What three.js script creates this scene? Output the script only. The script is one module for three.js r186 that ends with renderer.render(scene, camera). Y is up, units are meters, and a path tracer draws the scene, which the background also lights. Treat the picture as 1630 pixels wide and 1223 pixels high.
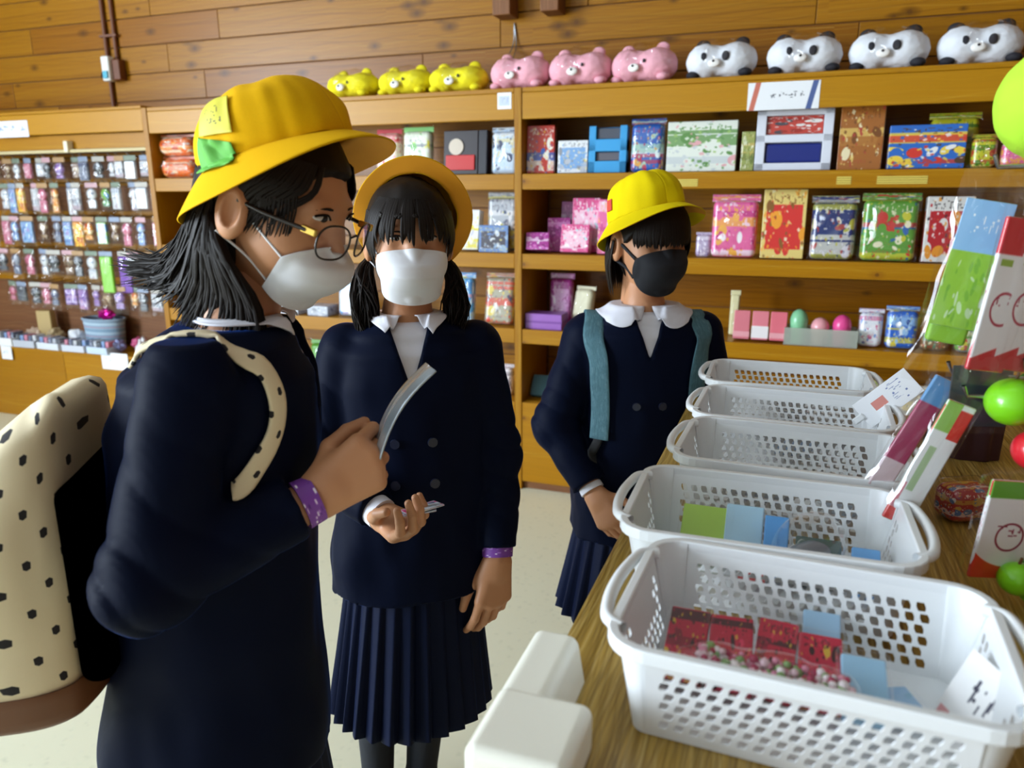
import * as THREE from 'three';
import { RoundedBoxGeometry } from 'three/addons/geometries/RoundedBoxGeometry.js';
import { mergeGeometries, mergeVertices } from 'three/addons/utils/BufferGeometryUtils.js';
import { RectAreaLightUniformsLib } from 'three/addons/lights/RectAreaLightUniformsLib.js';

// ------------------------------------------------------------------ camera, sky, lights, exposure
const V3 = (x, y, z) => new THREE.Vector3(x, y, z), rad = THREE.MathUtils.degToRad;
const scene = new THREE.Scene();
const camera = new THREE.PerspectiveCamera(2 * THREE.MathUtils.radToDeg(Math.atan(611.5 / 1200)), 1630 / 1223, 0.02, 60);
camera.position.set(0, 1.35, 0);
camera.rotation.set(rad(-14.2), rad(20.3), rad(-0.2), 'YXZ');
camera.focus = 1.25; camera.userData.fStop = 4.5;
const renderer = new THREE.WebGLRenderer();
renderer.toneMapping = THREE.LinearToneMapping;
renderer.toneMappingExposure = 0.54;
renderer.shadowMap.enabled = true;
scene.background = new THREE.Color().setRGB(0.62, 0.8, 1.0);
scene.backgroundIntensity = 3.0;
RectAreaLightUniformsLib.init();
function areaLight(color, intensity, w, h, pos, target) {
  const l = new THREE.RectAreaLight(color, intensity, w, h);
  l.position.set(...pos); l.lookAt(...target); scene.add(l); return l;
}
const DAY = new THREE.Color().setRGB(0.78, 0.89, 1.0);
// daylight entering at the two tall window bays in the far wall on the left
areaLight(DAY, 58, 1.6, 2.7, [-6.15, 1.95, 1.3], [0, 1.95, 1.3]);
areaLight(DAY, 58, 1.6, 2.7, [-6.15, 1.95, 3.4], [0, 1.95, 3.4]);

// ------------------------------------------------------------------ helpers
function rng(seed) { let s = seed >>> 0; return () => { s = (s + 0x6d2b79f5) | 0; let t = Math.imul(s ^ (s >>> 15), 1 | s); t = (t + Math.imul(t ^ (t >>> 7), 61 | t)) ^ t; return ((t ^ (t >>> 14)) >>> 0) / 4294967296; }; }
const lerp = (a, b, t) => a + (b - a) * t, clamp = (x, a = 0, b = 1) => Math.min(b, Math.max(a, x));
const smooth = (a, b, x) => { const t = clamp((x - a) / (b - a)); return t * t * (3 - 2 * t); };
const hash = (x, y, z) => { let h = Math.imul(x, 374761393) ^ Math.imul(y, 668265263) ^ Math.imul(z, 2147483647 - 1274126177); h = Math.imul(h ^ (h >>> 13), 1274126177); return ((h ^ (h >>> 16)) >>> 0) / 4294967295; };
function noise(x, y, z) {
  const i = Math.floor(x), j = Math.floor(y), k = Math.floor(z), f = x - i, g = y - j, h = z - k;
  const u = f * f * (3 - 2 * f), v = g * g * (3 - 2 * g), w = h * h * (3 - 2 * h);
  const q = (a, b, c) => hash(i + a, j + b, k + c);
  return lerp(lerp(lerp(q(0, 0, 0), q(1, 0, 0), u), lerp(q(0, 1, 0), q(1, 1, 0), u), v), lerp(lerp(q(0, 0, 1), q(1, 0, 1), u), lerp(q(0, 1, 1), q(1, 1, 1), u), v), w) * 2 - 1;
}
const names = new Map();
function numbered(n) { const k = names.get(n) ?? 0; names.set(n, k + 1); return k ? n + '_' + String(k).padStart(3, '0') : n; }
const shadows = (o) => { o.castShadow = true; o.receiveShadow = true; return o; };
function mesh(name, geo, mat, parent) { const m = shadows(new THREE.Mesh(geo, mat)); m.name = name; parent.add(m); return m; }
function tag(o, label, category, group) { o.userData.label = label; o.userData.category = category; if (group) o.userData.group = group; return o; }
function thing(name, label, category, pos = [0, 0, 0], yaw = 0, group) { const g = new THREE.Group(); g.name = numbered(name); g.position.set(...pos); g.rotation.y = yaw; scene.add(g); return tag(g, label, category, group); }
function solo(name, geo, mat, label, category, pos, rot, group) { const m = mesh(numbered(name), geo, mat, scene); if (pos) m.position.set(...pos); if (rot) m.rotation.set(...rot); return tag(m, label, category, group); }
function struct(name, geo, mat, pos) { const m = mesh(name, geo, mat, scene); m.userData.kind = 'structure'; if (pos) m.position.set(...pos); return m; }
const B = (w, h, d) => new THREE.BoxGeometry(w, h, d);
const bx = (x0, x1, y0, y1, z0, z1) => B(x1 - x0, y1 - y0, z1 - z0).translate((x0 + x1) / 2, (y0 + y1) / 2, (z0 + z1) / 2);
const RB = (w, h, d, r = 0.004, s = 2) => new RoundedBoxGeometry(w, h, d, s, Math.min(r, w / 2.05, h / 2.05, d / 2.05));
const rbx = (x0, x1, y0, y1, z0, z1, r = 0.003) => RB(x1 - x0, y1 - y0, z1 - z0, r, 1).translate((x0 + x1) / 2, (y0 + y1) / 2, (z0 + z1) / 2);
function merge(list) { return mergeGeometries(list.map((g) => { const n = g.index ? g.toNonIndexed() : g; for (const k of Object.keys(n.attributes)) if (!['position', 'normal', 'uv'].includes(k)) n.deleteAttribute(k); if (!n.attributes.uv) n.setAttribute('uv', new THREE.BufferAttribute(new Float32Array(n.attributes.position.count * 2), 2)); if (!n.attributes.normal) n.computeVertexNormals(); return n; })); }
function tube(pts, r, seg = 24, sides = 8, closed = false) { return new THREE.TubeGeometry(new THREE.CatmullRomCurve3(pts.map((p) => (p.isVector3 ? p : V3(...p))), closed), seg, r, sides, closed); }
// uv in metres from the position: 'xy' 'zy' 'xz'
function metreUV(g, plane = 'xy', off = [0, 0]) { const p = g.attributes.position, u = new Float32Array(p.count * 2), f = { x: 'getX', y: 'getY', z: 'getZ' }; for (let i = 0; i < p.count; i++) { u[2 * i] = p[f[plane[0]]](i) + off[0]; u[2 * i + 1] = p[f[plane[1]]](i) + off[1]; } g.setAttribute('uv', new THREE.BufferAttribute(u, 2)); return g; }
// uv of a box by its face normals, grain along axis `grain`
function woodUV(g, grain = 'x', s = 1, off = 0) {
  const p = g.attributes.position, n = g.attributes.normal, u = new Float32Array(p.count * 2);
  for (let i = 0; i < p.count; i++) {
    const P = [p.getX(i), p.getY(i), p.getZ(i)], N = [n.getX(i), n.getY(i), n.getZ(i)].map(Math.abs), gi = 'xyz'.indexOf(grain);
    const k = N.indexOf(Math.max(...N)), o = [0, 1, 2].filter((a) => a !== k), along = o.includes(gi) ? gi : o[0], across = o.find((a) => a !== along);
    u[2 * i] = P[along] * s + off; u[2 * i + 1] = P[across] * s + off * 1.7;
  }
  g.setAttribute('uv', new THREE.BufferAttribute(u, 2)); return g;
}
// a parametric sheet: f(u, v) -> [x, y, z]
function sheet(f, nu, nv, closedU = false) {
  const pos = [], uv = [], idx = [];
  for (let j = 0; j <= nv; j++) for (let i = 0; i <= nu; i++) { pos.push(...f(i / nu, j / nv)); uv.push(i / nu, j / nv); }
  for (let j = 0; j < nv; j++) for (let i = 0; i < nu; i++) { const a = j * (nu + 1) + i, b = a + 1, c = a + nu + 1, d = c + 1; idx.push(a, b, d, a, d, c); }
  const g = new THREE.BufferGeometry(); g.setAttribute('position', new THREE.Float32BufferAttribute(pos, 3)); g.setAttribute('uv', new THREE.Float32BufferAttribute(uv, 2)); g.setIndex(idx); g.computeVertexNormals();
  if (closedU) { const n = g.attributes.normal; for (let j = 0; j <= nv; j++) { const a = j * (nu + 1), b = a + nu, v = V3(n.getX(a) + n.getX(b), n.getY(a) + n.getY(b), n.getZ(a) + n.getZ(b)).normalize(); n.setXYZ(a, v.x, v.y, v.z); n.setXYZ(b, v.x, v.y, v.z); } }
  return g;
}
// a sheet given thickness t along its normals, edges closed
function thick(g, t) {
  const p = g.attributes.position, n = g.attributes.normal, c = p.count, pos = new Float32Array(c * 6), uv = new Float32Array(c * 4), idx = [], src = Array.from(g.index.array), edge = new Map();
  for (let i = 0; i < c; i++) { pos.set([p.getX(i), p.getY(i), p.getZ(i)], 3 * i); pos.set([p.getX(i) - n.getX(i) * t, p.getY(i) - n.getY(i) * t, p.getZ(i) - n.getZ(i) * t], 3 * (c + i)); uv.set([g.attributes.uv.getX(i), g.attributes.uv.getY(i)], 2 * i); uv.set([g.attributes.uv.getX(i), g.attributes.uv.getY(i)], 2 * (c + i)); }
  for (let i = 0; i < src.length; i += 3) { const [a, b, d] = src.slice(i, i + 3); idx.push(a, b, d, a + c, d + c, b + c); for (const [s, e] of [[a, b], [b, d], [d, a]]) { const k = Math.min(s, e) * c + Math.max(s, e); edge.has(k) ? edge.set(k, null) : edge.set(k, [s, e]); } }
  for (const v of edge.values()) if (v) { const [s, e] = v; idx.push(s, s + c, e, e, s + c, e + c); }
  const o = new THREE.BufferGeometry(); o.setAttribute('position', new THREE.BufferAttribute(pos, 3)); o.setAttribute('uv', new THREE.BufferAttribute(uv, 2)); o.setIndex(idx); o.computeVertexNormals(); return o;
}
// a wrinkled see-through bag: two bulged sheets sealed at the edges, centred
function pillow(w, h, d, seed = 1, n = 10) {
  const f = (s) => sheet((u, v) => { const a = 2 * u - 1, b = 2 * v - 1, k = (1 - Math.pow(Math.abs(a), 4)) * (1 - Math.pow(Math.abs(b), 4)); return [s * a * w / 2, b * h / 2, s * (d / 2) * k * (1 + 0.45 * noise(a * 3.1 + seed * 7, b * 3.1, s * 5)) + s * 0.0004]; }, n, n);
  return mergeGeometries([f(1), f(-1)]);
}
// ------------------------------------------------------------------ implicit surfaces
const smin = (a, b, k) => { const h = Math.max(k - Math.abs(a - b), 0) / k; return Math.min(a, b) - h * h * k * 0.25; };
function cap(a, b, ra, rb) {
  const [ax, ay, az] = a, dx = b[0] - ax, dy = b[1] - ay, dz = b[2] - az, L = dx * dx + dy * dy + dz * dz || 1e-9;
  return (x, y, z) => { const px = x - ax, py = y - ay, pz = z - az; let h = (px * dx + py * dy + pz * dz) / L; h = h < 0 ? 0 : h > 1 ? 1 : h; const ex = px - dx * h, ey = py - dy * h, ez = pz - dz * h; return Math.sqrt(ex * ex + ey * ey + ez * ez) - (ra + (rb - ra) * h); };
}
function ell(c, r) {
  const [cx, cy, cz] = c, [rx, ry, rz] = r;
  return (x, y, z) => { const a = (x - cx) / rx, b = (y - cy) / ry, d = (z - cz) / rz, k0 = Math.sqrt(a * a + b * b + d * d), a2 = a / rx, b2 = b / ry, d2 = d / rz, k1 = Math.sqrt(a2 * a2 + b2 * b2 + d2 * d2) || 1e-9; return k0 * (k0 - 1) / k1; };
}
// surface nets over a box; blocks far from the surface are skipped
function nets(field, lo, hi, h, slack = 1.7) {
  const N = [0, 1, 2].map((i) => Math.ceil((hi[i] - lo[i]) / h) + 1), [nx, ny, nz] = N, v = new Float32Array(nx * ny * nz), S = 6;
  for (let k = 0; k < nz; k += S) for (let j = 0; j < ny; j += S) for (let i = 0; i < nx; i += S) {
    const d = field(lo[0] + (i + 2.5) * h, lo[1] + (j + 2.5) * h, lo[2] + (k + 2.5) * h), far = Math.abs(d) > 2.5 * 1.74 * h * slack;
    const i1 = Math.min(nx, i + S), j1 = Math.min(ny, j + S), k1 = Math.min(nz, k + S);
    for (let c = k; c < k1; c++) for (let b = j; b < j1; b++) for (let a = i; a < i1; a++) v[a + nx * (b + ny * c)] = far ? d : field(lo[0] + a * h, lo[1] + b * h, lo[2] + c * h);
  }
  const id = new Int32Array(nx * ny * nz).fill(-1), pos = [], idx = [], nxy = nx * ny;
  const off = [0, 1, nx, nx + 1, nxy, nxy + 1, nxy + nx, nxy + nx + 1], E = [[0, 1], [2, 3], [4, 5], [6, 7], [0, 2], [1, 3], [4, 6], [5, 7], [0, 4], [1, 5], [2, 6], [3, 7]];
  for (let c = 0; c < nz - 1; c++) for (let b = 0; b < ny - 1; b++) for (let a = 0; a < nx - 1; a++) {
    const o = a + nx * b + nxy * c; let m = 0; for (let q = 0; q < 8; q++) if (v[o + off[q]] < 0) m |= 1 << q;
    if (m === 0 || m === 255) continue;
    let x = 0, y = 0, z = 0, n = 0;
    for (const [p, q] of E) { if (((m >> p) & 1) === ((m >> q) & 1)) continue; const f0 = v[o + off[p]], f1 = v[o + off[q]], t = f0 / (f0 - f1); x += lerp(p & 1, q & 1, t); y += lerp((p >> 1) & 1, (q >> 1) & 1, t); z += lerp(p >> 2, q >> 2, t); n++; }
    id[o] = pos.length / 3; pos.push(lo[0] + (a + x / n) * h, lo[1] + (b + y / n) * h, lo[2] + (c + z / n) * h);
  }
  for (let c = 1; c < nz - 1; c++) for (let b = 1; b < ny - 1; b++) for (let a = 1; a < nx - 1; a++) {
    const o = a + nx * b + nxy * c, s = v[o] < 0;
    for (const [st, p, q] of [[1, nx, nxy], [nx, nxy, 1], [nxy, 1, nx]]) {
      if (s === v[o + st] < 0) continue;
      const A = id[o], Bq = id[o - p], C = id[o - p - q], D = id[o - q]; if (A < 0 || Bq < 0 || C < 0 || D < 0) continue;
      s ? idx.push(A, Bq, C, A, C, D) : idx.push(A, C, Bq, A, D, C);
    }
  }
  const g = new THREE.BufferGeometry(); g.setAttribute('position', new THREE.Float32BufferAttribute(pos, 3)); g.setIndex(idx); g.computeVertexNormals();
  g.setAttribute('uv', new THREE.BufferAttribute(new Float32Array(pos.length / 3 * 2), 2)); return g;
}
function joinIndexed(list) { return mergeGeometries(list.map((g) => { if (!g.index) g = mergeVertices(g); for (const k of Object.keys(g.attributes)) if (!['position', 'normal', 'uv'].includes(k)) g.deleteAttribute(k); return g; })); }
function bounds(pts, m) { const lo = [1e9, 1e9, 1e9], hi = [-1e9, -1e9, -1e9]; for (const p of pts) for (let i = 0; i < 3; i++) { lo[i] = Math.min(lo[i], p[i] - m); hi[i] = Math.max(hi[i], p[i] + m); } return [lo, hi]; }

// ------------------------------------------------------------------ materials
const std = (o) => new THREE.MeshStandardMaterial(o), phy = (o) => new THREE.MeshPhysicalMaterial(o);
function canvasTex(w, h, draw, o = {}) {
  const c = document.createElement('canvas'); c.width = w; c.height = h; draw(c.getContext('2d'), w, h);
  const t = new THREE.CanvasTexture(c); if (!o.linear) t.colorSpace = THREE.SRGBColorSpace; t.magFilter = THREE.LinearFilter;
  if (o.repeat) { t.wrapS = t.wrapT = THREE.RepeatWrapping; t.repeat.set(...o.repeat); } return t;
}
function woodTex(seed, base, dark, opt) {
  const { knots = 5, lines = 90, w = 1024, h = 256, metres = [1.4, 0.35], contrast = 0.22 } = opt ?? {};
  return canvasTex(w, h, (g) => {
    const r = rng(seed); g.fillStyle = base; g.fillRect(0, 0, w, h);
    for (let i = 0; i < lines; i++) {
      const y = r() * h, a = 2 + r() * 7, p = r() * 6.3, f = 0.5 + r() * 1.2; g.strokeStyle = r() < 0.7 ? dark : '#fff0c8'; g.globalAlpha = contrast * (0.2 + 0.8 * r()) * (g.strokeStyle === dark ? 1 : 0.6); g.lineWidth = 0.6 + r() * 2.6;
      g.beginPath(); for (let x = 0; x <= w; x += 16) g.lineTo(x, y + a * Math.sin(p + f * x * 2 * Math.PI / w * Math.round(1 + f))); g.stroke();
    }
    for (let i = 0; i < knots; i++) {
      const x = 30 + r() * (w - 60), y = 20 + r() * (h - 40), s = 3 + r() * 6; 
      for (let k = 6; k >= 0; k--) { g.globalAlpha = k ? 0.10 : 0.6; g.fillStyle = k ? dark : '#5a3414'; g.beginPath(); g.ellipse(x, y, s * (0.9 + k * 0.55), s * (0.8 + k * 0.22), 0, 0, 7); g.fill(); }
    }
    g.globalAlpha = 1;
  }, { repeat: [1 / metres[0], 1 / metres[1]] });
}
const M = {};
M.plank = [0, 1, 2, 3].map((i) => phy({ specularIntensity: 0.55, map: woodTex(11 + i, ['#9a6405', '#a36c09', '#8f5803', '#9b6606'][i], '#4c2501', { knots: 12, metres: [1.5, 0.36] }), roughness: 0.32 }));
M.shelf = [0, 1].map((i) => phy({ specularIntensity: 0.6, map: woodTex(31 + i, ['#a87202', '#9f6a01'][i], '#85560a', { knots: 1, lines: 110, contrast: 0.16 }), roughness: 0.36 }));
M.header = phy({ specularIntensity: 0.7, map: woodTex(41, '#b27c05', '#8f5f14', { knots: 1, lines: 80, contrast: 0.14 }), roughness: 0.36 });
M.table = std({ map: woodTex(51, '#b08d3e', '#5f4410', { knots: 0, lines: 330, contrast: 0.34, metres: [0.9, 0.22] }), roughness: 0.4 });
M.darkwood = std({ map: woodTex(61, '#7a4a22', '#3a200c', { knots: 2 }), roughness: 0.6 });
M.pipe = std({ color: '#6b3a1c', roughness: 0.5 });
M.floor = std({ map: canvasTex(512, 512, (g, w, h) => { const r = rng(5); g.fillStyle = '#f0eed2'; g.fillRect(0, 0, w, h); for (let i = 0; i < 5000; i++) { g.globalAlpha = 0.10; g.fillStyle = r() < 0.5 ? '#a4a48c' : '#dcdccb'; g.fillRect(r() * w, r() * h, 1 + r() * 3, 1 + r() * 3); } g.globalAlpha = 1; }, { repeat: [0.5, 0.5] }), roughness: 0.32 });
M.white = std({ color: '#e6e6e2', roughness: 0.8 });
M.plaster = std({ color: '#a4a5a7', roughness: 0.9 });
M.basket = phy({ color: '#e9ecee', roughness: 0.38, transmission: 0.0 });
M.cream = std({ color: '#f2f0e2', roughness: 0.35 });
M.chrome = std({ color: '#b9bcc0', roughness: 0.25, metalness: 1 });
M.film = phy({ color: '#ffffff', roughness: 0.05, transmission: 1, thickness: 0, ior: 1.45 });
M.navy = phy({ color: new THREE.Color().setRGB(0.0018, 0.004, 0.016), roughness: 0.6, specularIntensity: 0.12, sheen: 1.0, sheenColor: new THREE.Color().setRGB(0.03, 0.11, 0.5), sheenRoughness: 0.35 });
M.skirt = phy({ color: new THREE.Color().setRGB(0.003, 0.0065, 0.026), roughness: 0.6, specularIntensity: 0.2, sheen: 0.5, sheenColor: new THREE.Color().setRGB(0.05, 0.13, 0.45), sheenRoughness: 0.4 });
M.sock = std({ color: '#11161f', roughness: 0.8 });
M.shoe = std({ color: '#1a1714', roughness: 0.3 });
M.shirt = std({ color: '#e2e2ec', roughness: 0.75 });
M.skin = phy({ color: '#c38a63', roughness: 0.5, sheen: 0.1 });
M.lip = std({ color: '#a85a50', roughness: 0.5 });
M.hair = phy({ color: new THREE.Color().setRGB(0.0095, 0.006, 0.0045), roughness: 0.5, specularIntensity: 0.35 });
M.eyewhite = std({ color: '#d9d2cb', roughness: 0.2 });
M.iris = std({ color: '#1b100b', roughness: 0.1 });
M.maskwhite = std({ color: '#e4e5ea', roughness: 0.7 });
M.maskblack = std({ color: '#10121a', roughness: 0.8 });
M.hat = [['#efb600', '#a87800'], ['#efb600', '#a87800'], ['#ead000', '#a88f00']].map(([c, d], i) => phy({ roughness: 0.85, specularIntensity: 0.3, map: canvasTex(256, 256, (g, w, h) => { const r = rng(90 + i); g.fillStyle = c; g.fillRect(0, 0, w, h); for (let k = 0; k < 9000; k++) { g.globalAlpha = 0.07; g.fillStyle = r() < 0.5 ? d : '#fff27a'; r() < 0.5 ? g.fillRect(r() * w, r() * h, 3, 1) : g.fillRect(r() * w, r() * h, 1, 3); } g.globalAlpha = 1; }, { repeat: [4, 2] }) }));
M.brimShade = std({ color: '#f2a41a', roughness: 0.75 });  // orange of shaded yellow hat cloth, bounce light put into the colour
M.gold = std({ color: '#d9b45a', metalness: 1, roughness: 0.3 });
M.frame = std({ color: '#2a2420', roughness: 0.25 });
M.black = std({ color: '#0c0d10', roughness: 0.75 });
M.brown = std({ color: '#6f4526', roughness: 0.5 });
M.purple = std({ roughness: 0.5, map: canvasTex(128, 32, (g, w, h) => { const r = rng(7); g.fillStyle = '#7d3fa6'; g.fillRect(0, 0, w, h); for (let i = 0; i < 60; i++) { g.fillStyle = ['#e8d8f4', '#5a2585', '#b07fd0', '#f5eefa'][i % 4]; g.fillRect(r() * w, r() * h, 1 + r() * 4, 1 + r() * 3); } }) });
const denim = canvasTex(128, 128, (g, w, h) => { const r = rng(77); g.fillStyle = '#4d7480'; g.fillRect(0, 0, w, h); for (let i = 0; i < 900; i++) { g.globalAlpha = 0.25; g.fillStyle = r() < 0.5 ? '#2f505c' : '#7fa3ab'; g.fillRect(r() * w, r() * h, 1.5, 3 + r() * 12); } g.globalAlpha = 1; }, { repeat: [8, 8] });
M.teal = std({ map: denim, roughness: 0.85 });
M.dots = std({ roughness: 0.85, map: canvasTex(256, 256, (g, w, h) => { const r = rng(21); g.fillStyle = '#e8d8b4'; g.fillRect(0, 0, w, h); for (let i = 0; i < 3000; i++) { g.globalAlpha = 0.12; g.fillStyle = r() < 0.5 ? '#bba985' : '#eadfc4'; g.fillRect(r() * w, r() * h, 3, 1); } g.globalAlpha = 1; g.fillStyle = '#211d1f'; for (const [x, y] of [[64, 64], [192, 192]]) { g.beginPath(); g.moveTo(x - 26, y - 14); g.lineTo(x - 4, y - 26); g.lineTo(x + 26, y - 18); g.lineTo(x + 22, y + 16); g.lineTo(x + 2, y + 26); g.lineTo(x - 24, y + 18); g.fill(); } }, { repeat: [1 / 0.07, 1 / 0.078] }) });
M.dotstrap = std({ roughness: 0.85, map: M.dots.map.clone() }); M.dotstrap.map.repeat.set(1 / 0.03, 1 / 0.05);
const plainCache = new Map();
function plain(c, rough = 0.55) { const k = c + rough; if (!plainCache.has(k)) plainCache.set(k, std({ color: c, roughness: rough })); return plainCache.get(k); }
// small prints share one atlas: tile(w, h, draw) gives a texture that shows its own tile
const atlas = document.createElement('canvas'); atlas.width = atlas.height = 1920;
const atlasTex = new THREE.CanvasTexture(atlas); atlasTex.colorSpace = THREE.SRGBColorSpace; atlasTex.magFilter = THREE.LinearFilter;
let tiles = 0;
function tile(w, h, draw) {
  const i = tiles % 12, j = Math.floor(tiles++ / 12), g = atlas.getContext('2d'); if (j > 11) throw new Error('atlas full');
  g.save(); g.translate(i * 160, j * 160); g.beginPath(); g.rect(0, 0, 160, 160); g.clip(); g.scale(160 / w, 160 / h); draw(g, w, h); g.restore();
  const t = atlasTex.clone(); t.repeat.set(157 / 1920, 157 / 1920); t.offset.set((i * 160 + 1.5) / 1920, 1 - (j * 160 + 158.5) / 1920); return t;
}
// generic printed artwork: bands, blobs, dots and bars of text in a palette
function artwork(seed, pal, style = 'mix') {
  return tile(160, 160, (g, w, h) => {
    const r = rng(seed * 977 + 13), c = (i) => pal[(i ?? Math.floor(r() * pal.length)) % pal.length];
    g.fillStyle = c(0); g.fillRect(0, 0, w, h);
    if (style === 'sky') { g.fillStyle = pal[0]; g.fillRect(0, 0, w, h * 0.4); g.fillStyle = pal[1]; g.fillRect(0, h * 0.4, w, h); for (let i = 0; i < 30; i++) { g.fillStyle = i % 2 ? pal[3] : pal[2]; g.globalAlpha = 0.6; g.beginPath(); g.ellipse(r() * w, h * (0.45 + 0.5 * r()), 3 + 9 * r(), 2 + 5 * r(), r() * 3, 0, 7); g.fill(); } g.globalAlpha = 1; glyphs(g, 30, 20, 22, 4, '#f4fbff', seed); return; }
    if (style === 'mix' || style === 'bands') for (let i = 0; i < 4; i++) { g.fillStyle = c(); g.globalAlpha = 0.8; g.fillRect(0, r() * h, w, 8 + r() * 30); }
    if (style === 'panel') { g.fillStyle = c(1); g.fillRect(14, 36, w - 28, h - 58); }
    g.globalAlpha = 1;
    for (let i = 0; i < 14; i++) { g.fillStyle = c(); g.beginPath(); const x = r() * w, y = h * 0.22 + r() * h * 0.74, a = 6 + r() * 15; g.ellipse(x, y, a, a * (0.4 + r() * 0.8), r() * 3, 0, 7); g.fill(); }
    for (let i = 0; i < 120; i++) { g.fillStyle = c(); g.globalAlpha = 0.85; const a = 2 + r() * 9; g.save(); g.translate(r() * w, r() * h); g.rotate(r() * 3); g.fillRect(0, 0, a, a * (0.3 + r() * 0.8)); g.restore(); }
    g.globalAlpha = 1; glyphs(g, 22, 12, 22, 5, c(pal.length - 1), seed); glyphs(g, 14, h - 26, 9, 9, c(2), seed + 5);
  });
}
const artCache = new Map();
function art(seed, pal, style, rough = 0.28) { const k = seed + pal.join() + style + rough; if (!artCache.has(k)) artCache.set(k, phy({ map: artwork(seed, pal, style), roughness: rough, clearcoat: 0.5, clearcoatRoughness: 0.08 })); return artCache.get(k); }
// pen strokes of blurred, unreadable characters
function glyphs(g, x, y, s, n, color, seed) { const r = rng(seed); g.strokeStyle = color; g.lineWidth = Math.max(1.2, s * 0.12); for (let i = 0; i < n; i++) for (let k = 0; k < 5; k++) { g.beginPath(); const a = x + i * s * 1.15 + r() * s, b = y + r() * s; g.moveTo(a, b); r() < 0.5 ? g.lineTo(a + (r() - 0.5) * s, b) : g.lineTo(a, y + r() * s); g.stroke(); } }
function signTex(w, h, draw) { return std({ map: tile(w, h, draw), roughness: 0.5 }); }
// ------------------------------------------------------------------ the room
const X0 = -6.2, X1 = 3.2, ZW = -3.5, Z1 = 5.6, H = 3.8;
struct('floor', metreUV(bx(X0 - 0.2, X1 + 0.2, -0.12, 0, ZW - 0.2, Z1 + 0.2), 'xz'), M.floor);
struct('ceiling', metreUV(bx(X0 - 0.2, X1 + 0.2, H, H + 0.12, ZW - 0.2, Z1 + 0.2), 'xz'), M.plaster);
struct('wall_front', bx(X0 - 0.2, X1 + 0.2, 0, H, Z1, Z1 + 0.15), M.plaster);
struct('wall_right', woodUV(bx(X1, X1 + 0.15, 0, H, ZW - 0.2, Z1), 'z'), M.darkwood);
{
  const bays = [[0.45, 2.15], [2.55, 4.25]], y0 = 0.55, y1 = 3.35;
  struct('wall_left', merge([bx(X0 - 0.15, X0, 0, y0, ZW, Z1), bx(X0 - 0.15, X0, y1, H, ZW, Z1), bx(X0 - 0.15, X0, y0, y1, ZW, bays[0][0]), bx(X0 - 0.15, X0, y0, y1, bays[0][1], bays[1][0]), bx(X0 - 0.15, X0, y0, y1, bays[1][1], Z1)]), M.plaster);
  bays.forEach(([a, b], i) => {
    const w = new THREE.Group(); w.name = 'window_' + (i + 1); w.userData.kind = 'structure'; scene.add(w);
    const f = []; for (const z of [a + 0.03, (a + b) / 2, b - 0.03]) f.push(bx(X0 - 0.1, X0 - 0.04, y0, y1, z - 0.03, z + 0.03)); for (const y of [y0 + 0.03, y1 - 0.03]) f.push(bx(X0 - 0.1, X0 - 0.04, y - 0.03, y + 0.03, a, b));
    mesh('window_frame', merge(f), M.white, w);
    for (const [p, q] of [[a + 0.06, (a + b) / 2 - 0.03], [(a + b) / 2 + 0.03, b - 0.06]]) mesh('pane', bx(X0 - 0.073, X0 - 0.067, y0 + 0.06, y1 - 0.06, p, q), M.film, w);
  });
}
// plank-clad back wall: every board a piece of its own
{
  const w = struct('wall_back', bx(X0, X1, 0, H, ZW - 0.16, ZW - 0.012), M.darkwood), r = rng(3), rows = 15, h = 0.144;
  for (let k = 0; k < rows; k++) {
    let x = X0 - r() * 1.4; const y = 1.713 + k * h, y1 = Math.min(y + h, H);
    if (y1 - y < 0.02) continue;
    while (x < X1) { const L = 1.3 + r() * 0.9, a = Math.max(x, X0), b = Math.min(x + L, X1); x += L; if (b - a < 0.1) continue;
      const d = r() * 0.0015, g = RB(b - a - 0.0025, y1 - y - 0.005, 0.013, 0.0025, 1).translate((a + b) / 2, (y + y1) / 2, ZW - 0.0065 + d); mesh('plank', woodUV(g, 'x', 1, r() * 5), M.plank[Math.floor(r() * 4)], w); }
  }
  // boards behind the shelving, seen through the open shelves
  for (const [px, pl] of [[0.4, 3.0], [-2.13, 1.95]]) for (let k = 0; k < 12; k++) mesh('plank', woodUV(RB(pl, 0.139, 0.012, 0.002, 1).translate(px, 0.057 + k * 0.144, ZW - 0.006), 'x', 1, k * 0.37), M.plank[(k * 3) % 4], w);
}
// ceiling light fittings (out of frame): diffuser and the light just below it
for (const [x, z, k] of [[-2.9, -0.9, 0], [-0.3, -0.5, 1], [-2.9, 3.2, 2], [-0.3, 3.2, 3]]) {
  const f = thing('ceiling_light', ['long white ceiling light near the wall goods rack', 'long white ceiling light above the basket table', 'long white ceiling light behind the spotted rucksack', 'long white ceiling light over the spot of the photographer'][k], 'light', [x, H - 0.09, z], 0, 'ceiling lights');
  mesh('housing', RB(1.25, 0.08, 0.2, 0.02).translate(0, 0.05, 0), M.white, f);
  mesh('diffuser', RB(1.2, 0.03, 0.16, 0.012), std({ color: '#ffffff', emissive: '#fff3df', emissiveIntensity: 1.5 }), f);
  areaLight(new THREE.Color().setRGB(1.0, 0.98, 0.97), 3.0, 1.2, 0.16, [x, H - 0.112, z], [x, 0, z]);
}
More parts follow.
